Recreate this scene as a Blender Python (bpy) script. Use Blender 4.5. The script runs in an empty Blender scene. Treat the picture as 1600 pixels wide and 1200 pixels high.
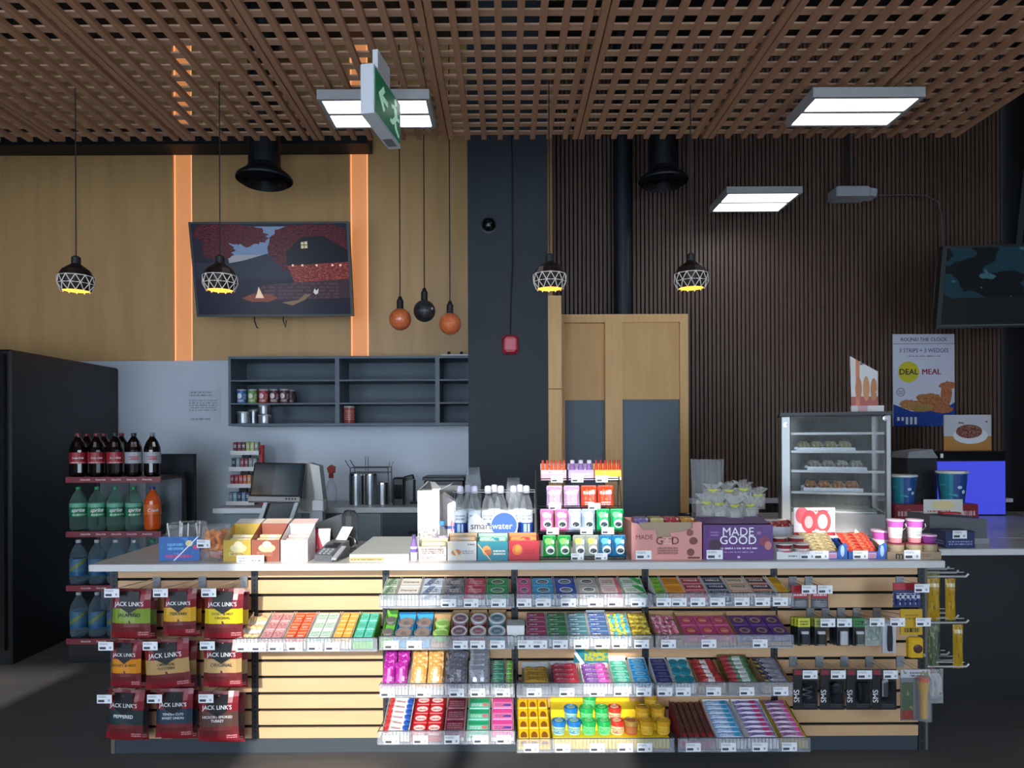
import bpy, math, random
from mathutils import Vector, Matrix, Euler
random.seed(7)
PI = math.pi
# ------------------------------------------------------------------ camera, sky, sun, exposure
SC = bpy.context.scene
COL = SC.collection
FOC, CX, CY, EYE, ROLL = 1060.0, 790.0, 683.0, 1.48, 0.0044
cam = bpy.data.cameras.new('camera'); cam_o = bpy.data.objects.new('camera', cam); COL.objects.link(cam_o)
cam.sensor_width = 36; cam.lens = FOC / 1600 * 36; cam.clip_start = .02
cam.shift_x = (800 - CX) / 1600; cam.shift_y = (CY - 600) / 1600
cam_o.matrix_world = Matrix.Translation((0, 0, EYE)) @ Matrix.Rotation(PI/2, 4, 'X') @ Matrix.Rotation(-ROLL, 4, 'Z')
SC.camera = cam_o
SC.view_settings.view_transform = 'Standard'; SC.view_settings.look = 'None'
SC.view_settings.gamma = 1; SC.view_settings.use_curve_mapping = False
SC.view_settings.exposure = 0.0
SUN_EL, SUN_AZ = math.atan(.414), math.atan(.10)
w = bpy.data.worlds.new('world'); SC.world = w; w.use_nodes = True
nt = w.node_tree; bg = nt.nodes['Background']
bg.inputs[0].default_value = (.70, .83, 1.0, 1); bg.inputs[1].default_value = 10.0
sl = bpy.data.lights.new('sun', 'SUN'); sl.energy = 5.2; sl.angle = .02; sl.color = (1, .95, .88)
so = bpy.data.objects.new('sun', sl); COL.objects.link(so)
sdir = Vector((math.sin(SUN_AZ), math.cos(SUN_AZ), -math.tan(SUN_EL)))
so.rotation_euler = sdir.to_track_quat('-Z', 'Y').to_euler()
so.location = (-2, -6, 6)
try:
    SC.cycles.use_denoising = True
    SC.cycles.max_bounces = 8; SC.cycles.transparent_max_bounces = 24
    SC.cycles.caustics_reflective = False; SC.cycles.caustics_refractive = False
    SC.cycles.sample_clamp_indirect = 4
except Exception:
    pass

# ------------------------------------------------------------------ helpers
def W(px, py, d):                       # a point of the place from its bearing and its distance into the shop
    y = py + (px - CX) * ROLL
    return Vector(((px - CX) * d / FOC, d, EYE - (y - CY) * d / FOC))
def wx(px, d): return (px - CX) * d / FOC
def wz(py, d, px=CX): return EYE - (py + (px - CX) * ROLL - CY) * d / FOC
def lin(h):
    if isinstance(h, (tuple, list)): r = h[:3]
    else: r = [int(h[i:i+2], 16) / 255 for i in (0, 2, 4)]
    return tuple((c / 12.92 if c <= .04045 else ((c + .055) / 1.055) ** 2.4) for c in r) + (1,)
MATS = {}
def newmat(name):
    m = bpy.data.materials.new(name); m.use_nodes = True
    return m, m.node_tree.nodes, m.node_tree.links, m.node_tree.nodes['Principled BSDF']
def mat(name, col='808080', rough=.5, metal=0, emit=None, es=0, noise=None, spec=.5, coat=0):
    if name in MATS: return MATS[name]
    m, N, L, b = newmat(name)
    b.inputs['Base Color'].default_value = lin(col); b.inputs['Roughness'].default_value = rough
    b.inputs['Metallic'].default_value = metal; b.inputs['Specular IOR Level'].default_value = spec
    b.inputs['Coat Weight'].default_value = coat
    if emit: b.inputs['Emission Color'].default_value = lin(emit); b.inputs['Emission Strength'].default_value = es
    if noise:                            # (scale, second colour, amount, stretch)
        tc = N.new('ShaderNodeTexCoord'); mp = N.new('ShaderNodeMapping'); nz = N.new('ShaderNodeTexNoise')
        mp.inputs['Scale'].default_value = noise[3] if len(noise) > 3 else (1, 1, 1)
        nz.inputs['Scale'].default_value = noise[0]; nz.inputs['Detail'].default_value = 5
        rp = N.new('ShaderNodeValToRGB'); rp.color_ramp.elements[0].color = lin(col); rp.color_ramp.elements[1].color = lin(noise[1])
        rp.color_ramp.elements[0].position = .5 - .5 * noise[2]; rp.color_ramp.elements[1].position = .5 + .5 * noise[2]
        L.new(tc.outputs['Object'], mp.inputs[0]); L.new(mp.outputs[0], nz.inputs['Vector'])
        L.new(nz.outputs['Fac'], rp.inputs[0]); L.new(rp.outputs[0], b.inputs['Base Color'])
    MATS[name] = m
    return m
def clear(name, tint='ffffff', opac=.25, rough=.08, trans='ffffff', edge=.45):
    if name in MATS: return MATS[name]
    m, N, L, b = newmat(name)
    b.inputs['Base Color'].default_value = lin(tint); b.inputs['Roughness'].default_value = rough
    t = N.new('ShaderNodeBsdfTransparent'); t.inputs[0].default_value = lin(trans)
    fr = N.new('ShaderNodeLayerWeight'); fr.inputs[0].default_value = .25
    mx = N.new('ShaderNodeMath'); mx.operation = 'MULTIPLY_ADD'; mx.use_clamp = True
    mx.inputs[1].default_value = edge; mx.inputs[2].default_value = opac
    ms = N.new('ShaderNodeMixShader'); o = N['Material Output']
    L.new(fr.outputs['Facing'], mx.inputs[0]); L.new(mx.outputs[0], ms.inputs[0])
    L.new(t.outputs[0], ms.inputs[1]); L.new(b.outputs[0], ms.inputs[2]); L.new(ms.outputs[0], o.inputs[0])
    MATS[name] = m
    return m
def pm(name, base, layers=(), rough=.38, metal=0, es=0):
    """printed material: flat print laid out on each face's own UV"""
    if name in MATS: return MATS[name]
    m, N, L, b = newmat(name)
    b.inputs['Roughness'].default_value = rough; b.inputs['Metallic'].default_value = metal
    tc = N.new('ShaderNodeTexCoord'); sp = N.new('ShaderNodeSeparateXYZ'); L.new(tc.outputs['UV'], sp.inputs[0])
    U, V = sp.outputs[0], sp.outputs[1]
    def M(op, a, c=None, d=None):
        n = N.new('ShaderNodeMath'); n.operation = op
        for i, v in enumerate((a, c, d)):
            if v is None: continue
            if isinstance(v, (int, float)): n.inputs[i].default_value = v
            else: L.new(v, n.inputs[i])
        return n.outputs[0]
    def rng(x, a, c): return M('MULTIPLY', M('GREATER_THAN', x, a), M('LESS_THAN', x, c))
    cur = None; basec = lin(base)
    for la in layers:
        k = la[0]
        if k == 'b': mask = rng(V, la[1], la[2])
        elif k == 'u': mask = rng(U, la[1], la[2])
        elif k == 'r': mask = M('MULTIPLY', rng(U, la[1], la[2]), rng(V, la[3], la[4]))
        elif k == 'o':
            p = M('MULTIPLY', M('SUBTRACT', U, la[1]), 1 / la[3]); q = M('MULTIPLY', M('SUBTRACT', V, la[2]), 1 / la[4])
            mask = M('LESS_THAN', M('ADD', M('MULTIPLY', p, p), M('MULTIPLY', q, q)), 1)
        elif k == 't':
            vv = M('MULTIPLY', M('SUBTRACT', V, la[3]), la[5] / (la[4] - la[3]))
            cb = N.new('ShaderNodeCombineXYZ'); L.new(M('MULTIPLY', U, 34 / max(.05, la[2] - la[1]) * .55), cb.inputs[0]); L.new(M('FLOOR', vv), cb.inputs[1])
            nz = N.new('ShaderNodeTexNoise'); nz.inputs['Scale'].default_value = 1.0; nz.inputs['Detail'].default_value = 0
            L.new(cb.outputs[0], nz.inputs['Vector'])
            mask = M('MULTIPLY', M('MULTIPLY', rng(U, la[1], la[2]), rng(V, la[3], la[4])),
                     M('MULTIPLY', M('LESS_THAN', M('FRACT', vv), .58), M('GREATER_THAN', nz.outputs['Fac'], .46)))
        elif k == 'n':
            nz = N.new('ShaderNodeTexNoise'); nz.inputs['Scale'].default_value = la[1]; nz.inputs['Detail'].default_value = 2
            L.new(tc.outputs['UV'], nz.inputs['Vector']); mask = M('GREATER_THAN', nz.outputs['Fac'], la[2])
        elif k == 'd':                       # diagonal stripe: u + slope*v between two values
            mask = rng(M('ADD', U, M('MULTIPLY', V, la[1])), la[2], la[3])
        mx = N.new('ShaderNodeMix'); mx.data_type = 'RGBA'
        L.new(mask, mx.inputs[0])
        if cur is None: mx.inputs[6].default_value = basec
        else: L.new(cur, mx.inputs[6])
        mx.inputs[7].default_value = lin(la[-1]); cur = mx.outputs[2]
    if cur is None: b.inputs['Base Color'].default_value = basec
    else: L.new(cur, b.inputs['Base Color'])
    if es:                               # a screen: light comes from the picture, the glass over it is black
        for l_ in list(L):
            if l_.to_socket == b.inputs['Base Color']: L.remove(l_)
        b.inputs['Base Color'].default_value = (.004, .004, .005, 1); b.inputs['Specular IOR Level'].default_value = .12
        b.inputs['Emission Strength'].default_value = es
        if cur is None: b.inputs['Emission Color'].default_value = basec
        else: L.new(cur, b.inputs['Emission Color'])
    MATS[name] = m
    return m

class MB:
    """collects shapes and links them as ONE mesh object"""
    def __init__(s): s.v, s.f, s.m, s.uv, s.sm = [], [], [], [], []
    def face(s, pts, mi=0, uv=None, smooth=False):
        i = len(s.v); s.v += [tuple(p) for p in pts]; s.f.append(tuple(range(i, i + len(pts))))
        s.m.append(mi); s.sm.append(smooth)
        if uv is None: uv = [(0, 0), (1, 0), (1, 1), (0, 1)] if len(pts) == 4 else [(.5, .5)] * len(pts)
        s.uv += list(uv)
        return s
    def box(s, x0, x1, y0, y1, z0, z1, mi=0, M=None):
        a = [Vector(p) for p in ((x0,y0,z0),(x1,y0,z0),(x1,y1,z0),(x0,y1,z0),(x0,y0,z1),(x1,y0,z1),(x1,y1,z1),(x0,y1,z1))]
        if M is not None: a = [M @ p for p in a]
        for q in ((0,1,5,4),(2,3,7,6),(3,0,4,7),(1,2,6,5),(4,5,6,7),(3,2,1,0)): s.face([a[k] for k in q], mi)
        return s
    def bbox(s, x0, x1, y0, y1, z0, z1, b=.004, mi=0, M=None):
        """box with chamfered vertical and top edges"""
        ring = lambda i: [(x0+b+i,y0+i),(x1-b-i,y0+i),(x1-i,y0+b+i),(x1-i,y1-b-i),(x1-b-i,y1-i),(x0+b+i,y1-i),(x0+i,y1-b-i),(x0+i,y0+b+i)]
        lv = [(ring(0), z0), (ring(0), z1-b), (ring(b*.7), z1)]
        T = lambda p, z: (M @ Vector((p[0], p[1], z))) if M is not None else Vector((p[0], p[1], z))
        for (r0, za), (r1, zb) in zip(lv, lv[1:]):
            for k in range(8):
                j = (k+1) % 8; ua, ub = (r0[k][0]-x0)/(x1-x0), (r0[j][0]-x0)/(x1-x0); va, vb = (za-z0)/(z1-z0), (zb-z0)/(z1-z0)
                if k in (2, 6): ua, ub = 0, 1
                s.face([T(r0[k],za),T(r0[j],za),T(r1[j],zb),T(r1[k],zb)], mi, [(ua,va),(ub,va),(ub,vb),(ua,vb)])
        s.face([T(p, z1) for p in lv[2][0]], mi, [((p[0]-x0)/(x1-x0),(p[1]-y0)/(y1-y0)) for p in lv[2][0]])
        s.face([T(p, z0) for p in reversed(lv[0][0])], mi, [(.5,.5)]*8)
        return s
    def lathe(s, prof, n=16, c=(0,0,0), mi=0, M=None, smooth=True, mis=None):
        zs = [p[1] for p in prof]; za, zr = min(zs), max(max(zs) - min(zs), 1e-6)
        P = lambda r, z, k: (lambda q: (M @ q) if M is not None else q)(Vector((c[0] - r*math.sin(2*PI*k/n), c[1] + r*math.cos(2*PI*k/n), c[2] + z)))
        for i, ((r0, z0), (r1, z1)) in enumerate(zip(prof, prof[1:])):
            mm = mis[i] if mis else mi
            for k in range(n):
                v0, v1 = (z0-za)/zr, (z1-za)/zr; u0, u1 = k/n, (k+1)/n
                if r0 < 1e-6: s.face([P(0,z0,0), P(r1,z1,k+1), P(r1,z1,k)], mm, [(.5,v0),(u1,v1),(u0,v1)], smooth)
                elif r1 < 1e-6: s.face([P(r0,z0,k), P(r0,z0,k+1), P(0,z1,0)], mm, [(u0,v0),(u1,v0),(.5,v1)], smooth)
                else: s.face([P(r0,z0,k), P(r0,z0,k+1), P(r1,z1,k+1), P(r1,z1,k)], mm, [(u0,v0),(u1,v0),(u1,v1),(u0,v1)], smooth)
        return s
    def tube(s, pts, r=.003, n=6, mi=0):
        pts = [Vector(p) for p in pts]; rings = []
        for i, p in enumerate(pts):
            t = ((pts[min(i+1, len(pts)-1)] - pts[max(i-1, 0)])).normalized()
            a = t.cross(Vector((0,0,1)) if abs(t.z) < .9 else Vector((1,0,0))).normalized(); b = t.cross(a)
            rings.append([p + a*(r*math.cos(2*PI*k/n)) + b*(r*math.sin(2*PI*k/n)) for k in range(n)])
        for q, w_ in zip(rings, rings[1:]):
            for k in range(n): s.face([q[k], q[(k+1)%n], w_[(k+1)%n], w_[k]], mi, None, True)
        s.face(list(reversed(rings[0])), mi); s.face(rings[-1], mi)
        return s
    def prism(s, poly, y0, y1, mi=0, ax='y', M=None):
        """polygon (a,b) pulled along an axis: ax y -> (a,y,b); ax x -> (x,a,b); ax z -> (a,b,z)"""
        f = {'y': lambda p, t: Vector((p[0], t, p[1])), 'x': lambda p, t: Vector((t, p[0], p[1])), 'z': lambda p, t: Vector((p[0], p[1], t))}[ax]
        g = (lambda p, t: M @ f(p, t)) if M is not None else f
        xs = [p[0] for p in poly]; zs = [p[1] for p in poly]; sx, sz = max(max(xs)-min(xs),1e-6), max(max(zs)-min(zs),1e-6)
        uv = [((p[0]-min(xs))/sx, (p[1]-min(zs))/sz) for p in poly]
        s.face([g(p, y0) for p in poly], mi, uv); s.face([g(p, y1) for p in reversed(poly)], mi, list(reversed(uv)))
        k = len(poly)
        for i in range(k): s.face([g(poly[i], y1), g(poly[(i+1)%k], y1), g(poly[(i+1)%k], y0), g(poly[i], y0)], mi)
        return s
    def pouch(s, w_, h, t, nx=6, nz=7, mi=0, M=None, seal=.12, zig=0):
        """pillow pack standing in XZ, front towards -y"""
        def P(i, k, sd):
            u, v = i/nx, k/nz
            ed = min(1, min(u, 1-u)/.18); ev = min(1, max(0, min(v, 1-v) - seal*.35)/.22)
            y = -sd * t/2 * math.sin(PI/2*ed)**.7 * math.sin(PI/2*ev)**.8 if ed > 0 and ev > 0 else 0
            y += .0025*math.sin(9*u+5*v)*(1 if 0 < ed else 0)
            wv = w_ * (1 - .05*math.sin(PI*v))
            z = h*v + (zig if (k in (0, nz) and i % 2) else 0)
            q = Vector(((u-.5)*wv, y, z))
            return M @ q if M is not None else q
        for sd in (1, -1):
            for i in range(nx):
                for k in range(nz):
                    q = [P(i,k,sd),P(i+1,k,sd),P(i+1,k+1,sd),P(i,k+1,sd)]; uv = [(i/nx,k/nz),((i+1)/nx,k/nz),((i+1)/nx,(k+1)/nz),(i/nx,(k+1)/nz)]
                    if sd < 0: q.reverse(); uv.reverse()
                    s.face(q, mi, uv, True)
        return s
    def mesh(s, name, mats):
        me = bpy.data.meshes.new(name); me.from_pydata(s.v, [], s.f)
        for m_ in (mats if isinstance(mats, (list, tuple)) else [mats]): me.materials.append(m_)
        me.polygons.foreach_set('material_index', s.m); me.polygons.foreach_set('use_smooth', s.sm)
        ul = me.uv_layers.new(name='UVMap'); ul.data.foreach_set('uv', [c for q in s.uv for c in q])
        me.update()
        return me
    def build(s, name, mats, parent=None, loc=(0,0,0), rot=(0,0,0)):
        return put(name, s.mesh(name, mats), parent, loc, rot)
def put(name, me, parent=None, loc=(0,0,0), rot=(0,0,0)):
    o = bpy.data.objects.new(name, me); COL.objects.link(o); o.location = loc; o.rotation_euler = rot
    if parent is not None: o.parent = parent
    return o
def tag(o, label=None, cat=None, group=None, kind=None):
    if label: o['label'] = label
    if cat: o['category'] = cat
    if group: o['group'] = group
    if kind: o['kind'] = kind
    return o
def thing(name, label, cat, loc=(0,0,0), rz=0, group=None, rot=None):
    o = bpy.data.objects.new(name, None); COL.objects.link(o); o.empty_display_size = .05
    o.location = loc; o.rotation_euler = rot if rot else (0, 0, rz)
    return tag(o, label, cat, group)
def dup(root, loc=None, rot=None, label=None, group=None):
    def cp(o, par):
        c = o.copy(); COL.objects.link(c)
        if par is not None: c.parent = par
        for ch in KIDS.get(o.name, [ch for ch in o.children]): cp(ch, c)
        return c
    r = cp(root, None)
    if loc is not None: r.location = loc
    if rot is not None: r.rotation_euler = rot
    if label: r['label'] = label
    if group: r['group'] = group
    return r
KIDS = {}
FONTS = {}
def text(s, size, parent, loc, m, rot=(PI/2, 0, 0), bold=0.0, sx=1.0, name='lettering', align='CENTER', ext=.0003, shear=0):
    bold = 0 if set('MWN') & set(s) else min(bold, size*.012)
    key = (s, size, bold, m.name, align, shear)
    if key not in FONTS:
        c = bpy.data.curves.new('lettering', 'FONT'); c.body = s; c.size = size; c.align_x = align; c.align_y = 'CENTER'
        c.offset = bold; c.extrude = ext; c.resolution_u = 3; c.materials.append(m); c.shear = shear
        tmp = bpy.data.objects.new('lettering', c); COL.objects.link(tmp)
        FONTS[key] = bpy.data.meshes.new_from_object(tmp); FONTS[key].name = 'lettering'
        bpy.data.objects.remove(tmp); bpy.data.curves.remove(c)
    o = put(name, FONTS[key], parent, loc, rot); o.scale = (sx, 1, 1)
    return o
ORD = ['first','second','third','fourth','fifth','sixth','seventh','eighth','ninth','tenth']

# ------------------------------------------------------------------ common materials
WHITE = mat('white paint', 'e8ecf0', .6); BLACK = mat('black paint', '14171b', .55); DARKMETAL = mat('dark metal', '2a2d30', .45, .6)
CHROME = mat('chrome', 'd8d8d8', .22, 1); STEEL = mat('brushed steel', 'b0b4b8', .35, 1); BLACKPL = mat('black plastic', '1a1c1f', .35)
KRAFT = mat('kraft card', 'b89468', .8); CARDW = mat('white card', 'f0efec', .7); GREYPL = mat('grey plastic', 'a9adb0', .5)
INKD = mat('dark ink', '20242c', .6); INKW = mat('white ink', 'f6f6f6', .5); INKR = mat('red ink', 'c02030', .5)
GLASS = clear('clear glass', 'dfe8e6', .06, .03); PET = clear('clear plastic', 'dce6ec', .07, .1)
ACRY = clear('acrylic lip', 'dfe5ee', .16, .15); BAGCLEAR = clear('clear film', 'eef2f0', .22, .16)
TAGM = pm('price tag print', 'f2f4f6', [('t',.06,.62,.66,.92,2,'8a9098'),('r',.08,.5,.14,.42,'50565e'),('t',.08,.5,.14,.42,1,'22262c'),('r',.74,.86,.2,.46,'9aa0a8')], .5)
# ------------------------------------------------------------------ the setting
def st(o): o['kind'] = 'structure'; return o
FLOORM = mat('floor boards', '666462', .5, noise=(3, '4c4a48', .8, (1, 9, 1)))
st(MB().box(-5, 4.2, -1.6, 6, -.1, 0).build('floor', FLOORM))
ceil = st(MB().box(-5, 4.2, -1.6, 6, 4.8, 4.9).build('ceiling', BLACK))
# open wood lattice: long slats run into the shop, cross slats lie on top of them
LATA = mat('lattice walnut', 'b88868', .55, noise=(2.5, '946a4e', .9, (30, 1, 30))); LATB = mat('lattice walnut pale', 'cfa88c', .55, noise=(2.5, 'a88468', .9, (1, 30, 30)))
sm_ = MB().box(-.0145, .0145, 1.5, 3.925, 3.201, 3.2245).mesh('slat', LATA)
xs = []; x = 2.6; k = 0
while x > -4.9:
    xs.append(x); x -= .0937; k += 1
    if k % 8 == 0: xs.append(x + .058)
for x in xs: put('slat', sm_, ceil, (x, 0, 0))
sm_ = MB().box(-4.9, 2.62, -.021, .021, 3.225, 3.233).mesh('slat', LATB)
y = 3.895
while y > 1.5: put('slat', sm_, ceil, (0, y, 0)); y -= .1003
# side walls, rear wall
DARKW = mat('dark wall paint', '15181c', .7)
st(MB().box(-5.1, -5, -1.6, 6, 0, 4.8).build('wall_left', DARKW)); st(MB().box(4.2, 4.3, -1.6, 6, 0, 4.8).build('wall_right', DARKW))
rear = st(MB().box(-5, .4, 5.7, 5.8, 0, 4.8).build('wall_rear', mat('backsplash white', 'cfd8e2', .35)))
PLY = mat('birch plywood', 'dfb47a', .42, noise=(1.6, 'bd9562', .9, (7, 7, .7)))
for a, b in ((-5, wx(274, 5.7)), (wx(304, 5.7), wx(549, 5.7)), (wx(578, 5.7), .4)):
    MB().box(a, b, 5.672, 5.699, 2.135, 4.78).build('plywood_panel', PLY, rear)
LEDM = mat('orange light diffuser', 'c08a60', .5, emit='ee9a5c', es=.56); LEDE = mat('led tape', 'ffc090', .5, emit='ffb478', es=.95)
for i, (a, b) in enumerate(((274, 304), (549, 578))):
    t = thing('led_channel', ('orange glowing LED channel in the plywood wall left of the dim screen', 'orange glowing LED channel in the plywood wall right of the dim screen')[i], 'wall light', (wx(a, 5.7), 5.698, 2.135), 0, 'orange LED channels')
    wd = wx(b, 5.7) - wx(a, 5.7)
    MB().box(.004, wd-.004, -.008, -.001, 0, 2.64).build('diffuser', LEDM, t)
    for e in (.008, wd-.013): MB().box(e, e+.006, -.014, -.0085, 0, 2.64).build('led_tape', LEDE, t)
st(MB().box(-5, -1.1, 5.45, 5.66, 3.845, 4.0).build('trim_1', mat('navy black beam', '0b111c', .6)))
# charcoal partition beside the shelves
CHAR = mat('charcoal paint', '262d36', .6)
st(MB().box(wx(732, 5.0), wx(857, 5.0), 5.0, 5.69, 0, 4.79).build('wall_charcoal', CHAR))
OAK = mat('pale oak trim', 'eec084', .5, noise=(3, 'd8a768', .8, (14, 14, 1)))
tr = st(MB().box(wx(857, 5.0), wx(878, 5.0), 4.99, 5.09, 0, 2.52).build('trim_2', OAK))
MB().box(wx(857, 5.0)-.001, wx(878, 5.0)+.001, 4.985, 5.091, 1.83, 1.835).build('joint_line', mat('joint shadow gap', '5a4328', .8), tr)
# slatted dark wall
slw = st(MB().box(.4, 4.19, 5.73, 5.8, 0, 4.8).build('wall_slatted', mat('black felt', '08090a', .95)))
SLATW = mat('dark walnut slat', '6c5548', .5, noise=(2, '56443a', .8, (20, 20, .6)))
sm_ = MB().box(-.0115, .0115, 5.705, 5.73, 0, 4.79).mesh('slat', SLATW)
x = .42
while x < 4.18: put('slat', sm_, slw, (x, 0, 0)); x += .0352
# door front of pale oak with blue grey lower panels
DOORB = mat('blue grey door panel', '5d6b78', .5); OAKD = mat('oak veneer shaded', 'e4b878', .5, noise=(2.2, 'cfa05e', .8, (8, 8, 1)))
dr = st(bpy.data.objects.new('door_1', None)); COL.objects.link(dr)
D = 5.4
for a, b in ((878, 883), (946, 973), (1063, 1076)): MB().box(wx(a, D), wx(b, D), D, D+.09, 0, 2.455).build('door_post', OAK, dr)
MB().box(wx(883, D), wx(1063, D), D+.001, D+.089, 2.39, 2.455).build('top_rail', OAK, dr)
MB().box(wx(883, D), wx(946, D), D+.05, D+.08, 1.775, 2.39).build('upper_panel', OAKD, dr)
MB().box(wx(973, D), wx(1063, D), D+.018, D+.08, 1.775, 2.39).build('upper_panel', OAKD, dr)
MB().box(wx(883, D), wx(946, D), D+.055, D+.08, 0, 1.774).build('lower_panel', DOORB, dr)
MB().box(wx(973, D), wx(1063, D), D+.03, D+.08, 0, 1.774).build('lower_panel', DOORB, dr)
# storefront behind the photographer: piers, unseen windows shaped for their light
y0, y1 = -1.42, -1.30
wf = st(bpy.data.objects.new('wall_front', None)); COL.objects.link(wf)
OPEN = [(-4.8, -3.3, .4, 2.4), (-1.69, -.71, .4, 3.32), (-.62, .14, .4, 3.32), (.95, 1.5, 2.79, 3.32), (2.5, 4.0, .4, 2.4)]  # openings placed for the sun patches; outermost pair added for sky fill
WF = mat('storefront wall', '6a6a68', .7)
ex = -5.0
for a, b, c, d in OPEN:
    MB().box(ex, a, y0, y1, 0, 4.8).build('pier', WF, wf); MB().box(a, b, y0, y1, 0, c).build('sill_wall', WF, wf)
    MB().box(a, b, y0, y1, d, 4.8).build('lintel', WF, wf); ex = b
MB().box(ex, 4.2, y0, y1, 0, 4.8).build('pier', WF, wf)
for i, (a, b, c, d) in enumerate(OPEN):
    wn = st(bpy.data.objects.new('window_%d' % (i+1), None)); COL.objects.link(wn)
    MB().box(a+.012, b-.012, -1.3655, -1.3565, c+.012, d-.012).build('pane', clear('window glass', 'eef4f4', .03, .02), wn)
    f = MB()
    f.box(a, a+.012, -1.38, -1.34, c, d).box(b-.012, b, -1.38, -1.34, c, d).box(a+.012, b-.012, -1.38, -1.34, c, c+.012).box(a+.012, b-.012, -1.38, -1.34, d-.012, d)
    if i == 2: f.box(a+.012, b-.012, -1.378, -1.342, 2.61, 2.83)  # transom bar added to keep sun off the counter edge
    f.build('frame', DARKMETAL, wn)
tag(MB().box(-.605, -.13, -1.339, -1.334, 2.16, 2.60).build('window_poster', CARDW), 'unseen poster added inside the front window, shading the middle shelves', 'poster')  # out-of-view blocker added on the glass, casts shade on the middle shelves
st(MB().box(1.5, 4.15, 5.55, 5.70, .93, .96).build('trim_3', WHITE))

# ------------------------------------------------------------------ lamps
def panel(px, d0, d1, z, label, hang=False):
    t = thing('ceiling_light', label, 'ceiling light', (px, (d0+d1)/2, z), 0, 'bright twin panel lights')
    hw, hd = .255, (d1-d0)/2
    f = MB()
    f.box(-hw-.02, hw+.02, -hd-.02, -hd, 0, .04).box(-hw-.02, hw+.02, hd, hd+.02, 0, .04).box(-hw-.02, -hw, -hd, hd, 0, .04).box(hw, hw+.02, -hd, hd, 0, .04)
    f.box(-hw, hw, -.011, .011, 0, .05).box(-hw-.02, hw+.02, -hd-.02, hd+.02, .04, .048)
    f.build('frame', mat('fixture grey', '9a9c9c', .5), t)
    for a, b in ((-hd, -.015), (.015, hd)):
        MB().box(-hw, hw, a, b, .006, .012).build('diffuser', mat('lit diffuser', 'ffffff', .5, emit='fbfcff', es=7.0), t)
    if hang:
        for e in (-hw, hw): MB().tube([(e, 0, .048), (e, 0, 4.75-z)], .002, 5).build('hanger_wire', BLACK, t)
    return t
panel(-.641, 3.335, 3.617, 3.135, 'bright twin panel light in the lattice behind the green exit sign')
panel(1.785, 3.335, 3.617, 3.135, 'bright twin panel light in the lattice at the upper right', )
panel(1.885, 4.935, 5.315, 3.24, 'bright twin panel light hanging low before the dark slatted wall', True)
panel(-2.6, 1.0, 1.9, 4.0, 'unseen twin panel light added near the shop front, left of the entrance', True)  # lamp out of view, added to brighten the room
panel(1.4, 1.0, 1.9, 4.0, 'unseen twin panel light added near the shop front, over the aisle', True)  # second added lamp out of view, same purpose

GOLD = mat('glowing gold lining', 'd8a850', .4, .3, emit='e8ae64', es=.55); BULB = mat('warm bulb', 'fff0c0', .5, emit='ffc860', es=3)  # lining emits its own glow, standing in for bulb light on it
SHADEM = mat('bronze shade', '2a201c', .45, .4); LINE = mat('pale wire', 'f0e8de', .4, .1)
def pendant():
    t = thing('pendant_lamp', 'x', 'lamp', (0,0,0), 0, 'dome pendants of dark facets')
    R = .082; m = MB()
    ang = [math.radians(a) for a in (-38, -12, 14, 40, 66)]
    m.lathe([(R*math.cos(a), R*math.sin(a)) for a in ang] + [(.018, R*.98)], 12, smooth=False)
    m.build('shade', SHADEM, t)
    MB().lathe([(R*.93*math.cos(a), R*.93*math.sin(a)) for a in reversed(ang)], 12).build('lining', GOLD, t)
    g = MB(); rr = R*1.012
    P = lambda i, k: (rr*math.cos(ang[i])*math.sin(2*PI*(k+.5*(i % 2))/12), -rr*math.cos(ang[i])*math.cos(2*PI*(k+.5*(i % 2))/12), rr*math.sin(ang[i]))
    for i in range(4):
        for k in range(12):
            if i in (1, 2): g.tube([P(i,k), P(i,k+1)], .0021, 4)
            a_, b_ = P(i, k), P(i+1, k); c_ = P(i+1, k-1) if i % 2 == 0 else P(i+1, k+1)
            if i < 2: g.tube([a_, b_], .0021, 4); g.tube([a_, c_], .0021, 4)
    g.build('wire_pattern', LINE, t)['kind'] = 'stuff'
    MB().lathe([(.0, .125), (.012, .123), (.021, .115), (.021, .085), (.03, .076)], 12).build('cap', BLACK, t)
    MB().lathe([(0, -.03), (.022, -.02), (.026, 0), (.018, .03), (.0, .045)], 12).build('bulb', BULB, t)
    MB().tube([(0,0,.12), (0,0,3.225-2.25)], .0028, 6).build('cord', BLACK, t)
    l = bpy.data.lights.new('glow', 'POINT'); l.energy = .5; l.color = (1, .7, .35); l.shadow_soft_size = .02
    lo = bpy.data.objects.new('glow', l); COL.objects.link(lo); lo.parent = t; lo.location = (0, 0, -.05)
    return t
pd = pendant(); pd.location = (wx(120, 3.33), 3.33, 2.255)
pd['label'] = 'dark faceted dome pendant, leftmost, before bare plywood'
for px, s_ in ((345, 'dark faceted dome pendant hanging before the dim wall screen'), (860, 'dark faceted dome pendant before the edge of the charcoal wall'), (1081, 'dark faceted dome pendant before the dark slatted wall')):
    dup(pd, (wx(px, 3.33), 3.33, 2.255), label=s_)
def globe(px, py, m, label):
    d = 4.7; p = W(px, py, d); t = thing('globe_pendant', label, 'lamp', p, 0, 'globe pendants before the plywood')
    r = .076
    MB().lathe([(r*math.sin(a), -r*math.cos(a)) for a in [PI*i/14 for i in range(14)]] + [(.018, .075)], 24).build('globe', m, t)
    MB().lathe([(.02, .066), (.023, .07), (.023, .13), (.016, .14), (.012, .155), (.004, .162)], 14).build('socket', BLACK, t)
    MB().tube([(0,0,.16), (0,0,4.79-p.z)], .004, 6).build('cord', BLACK, t)
OR_G = mat('orange glass', 'd9602e', .3, noise=(38, 'ea8654', .5), coat=.4)
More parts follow.
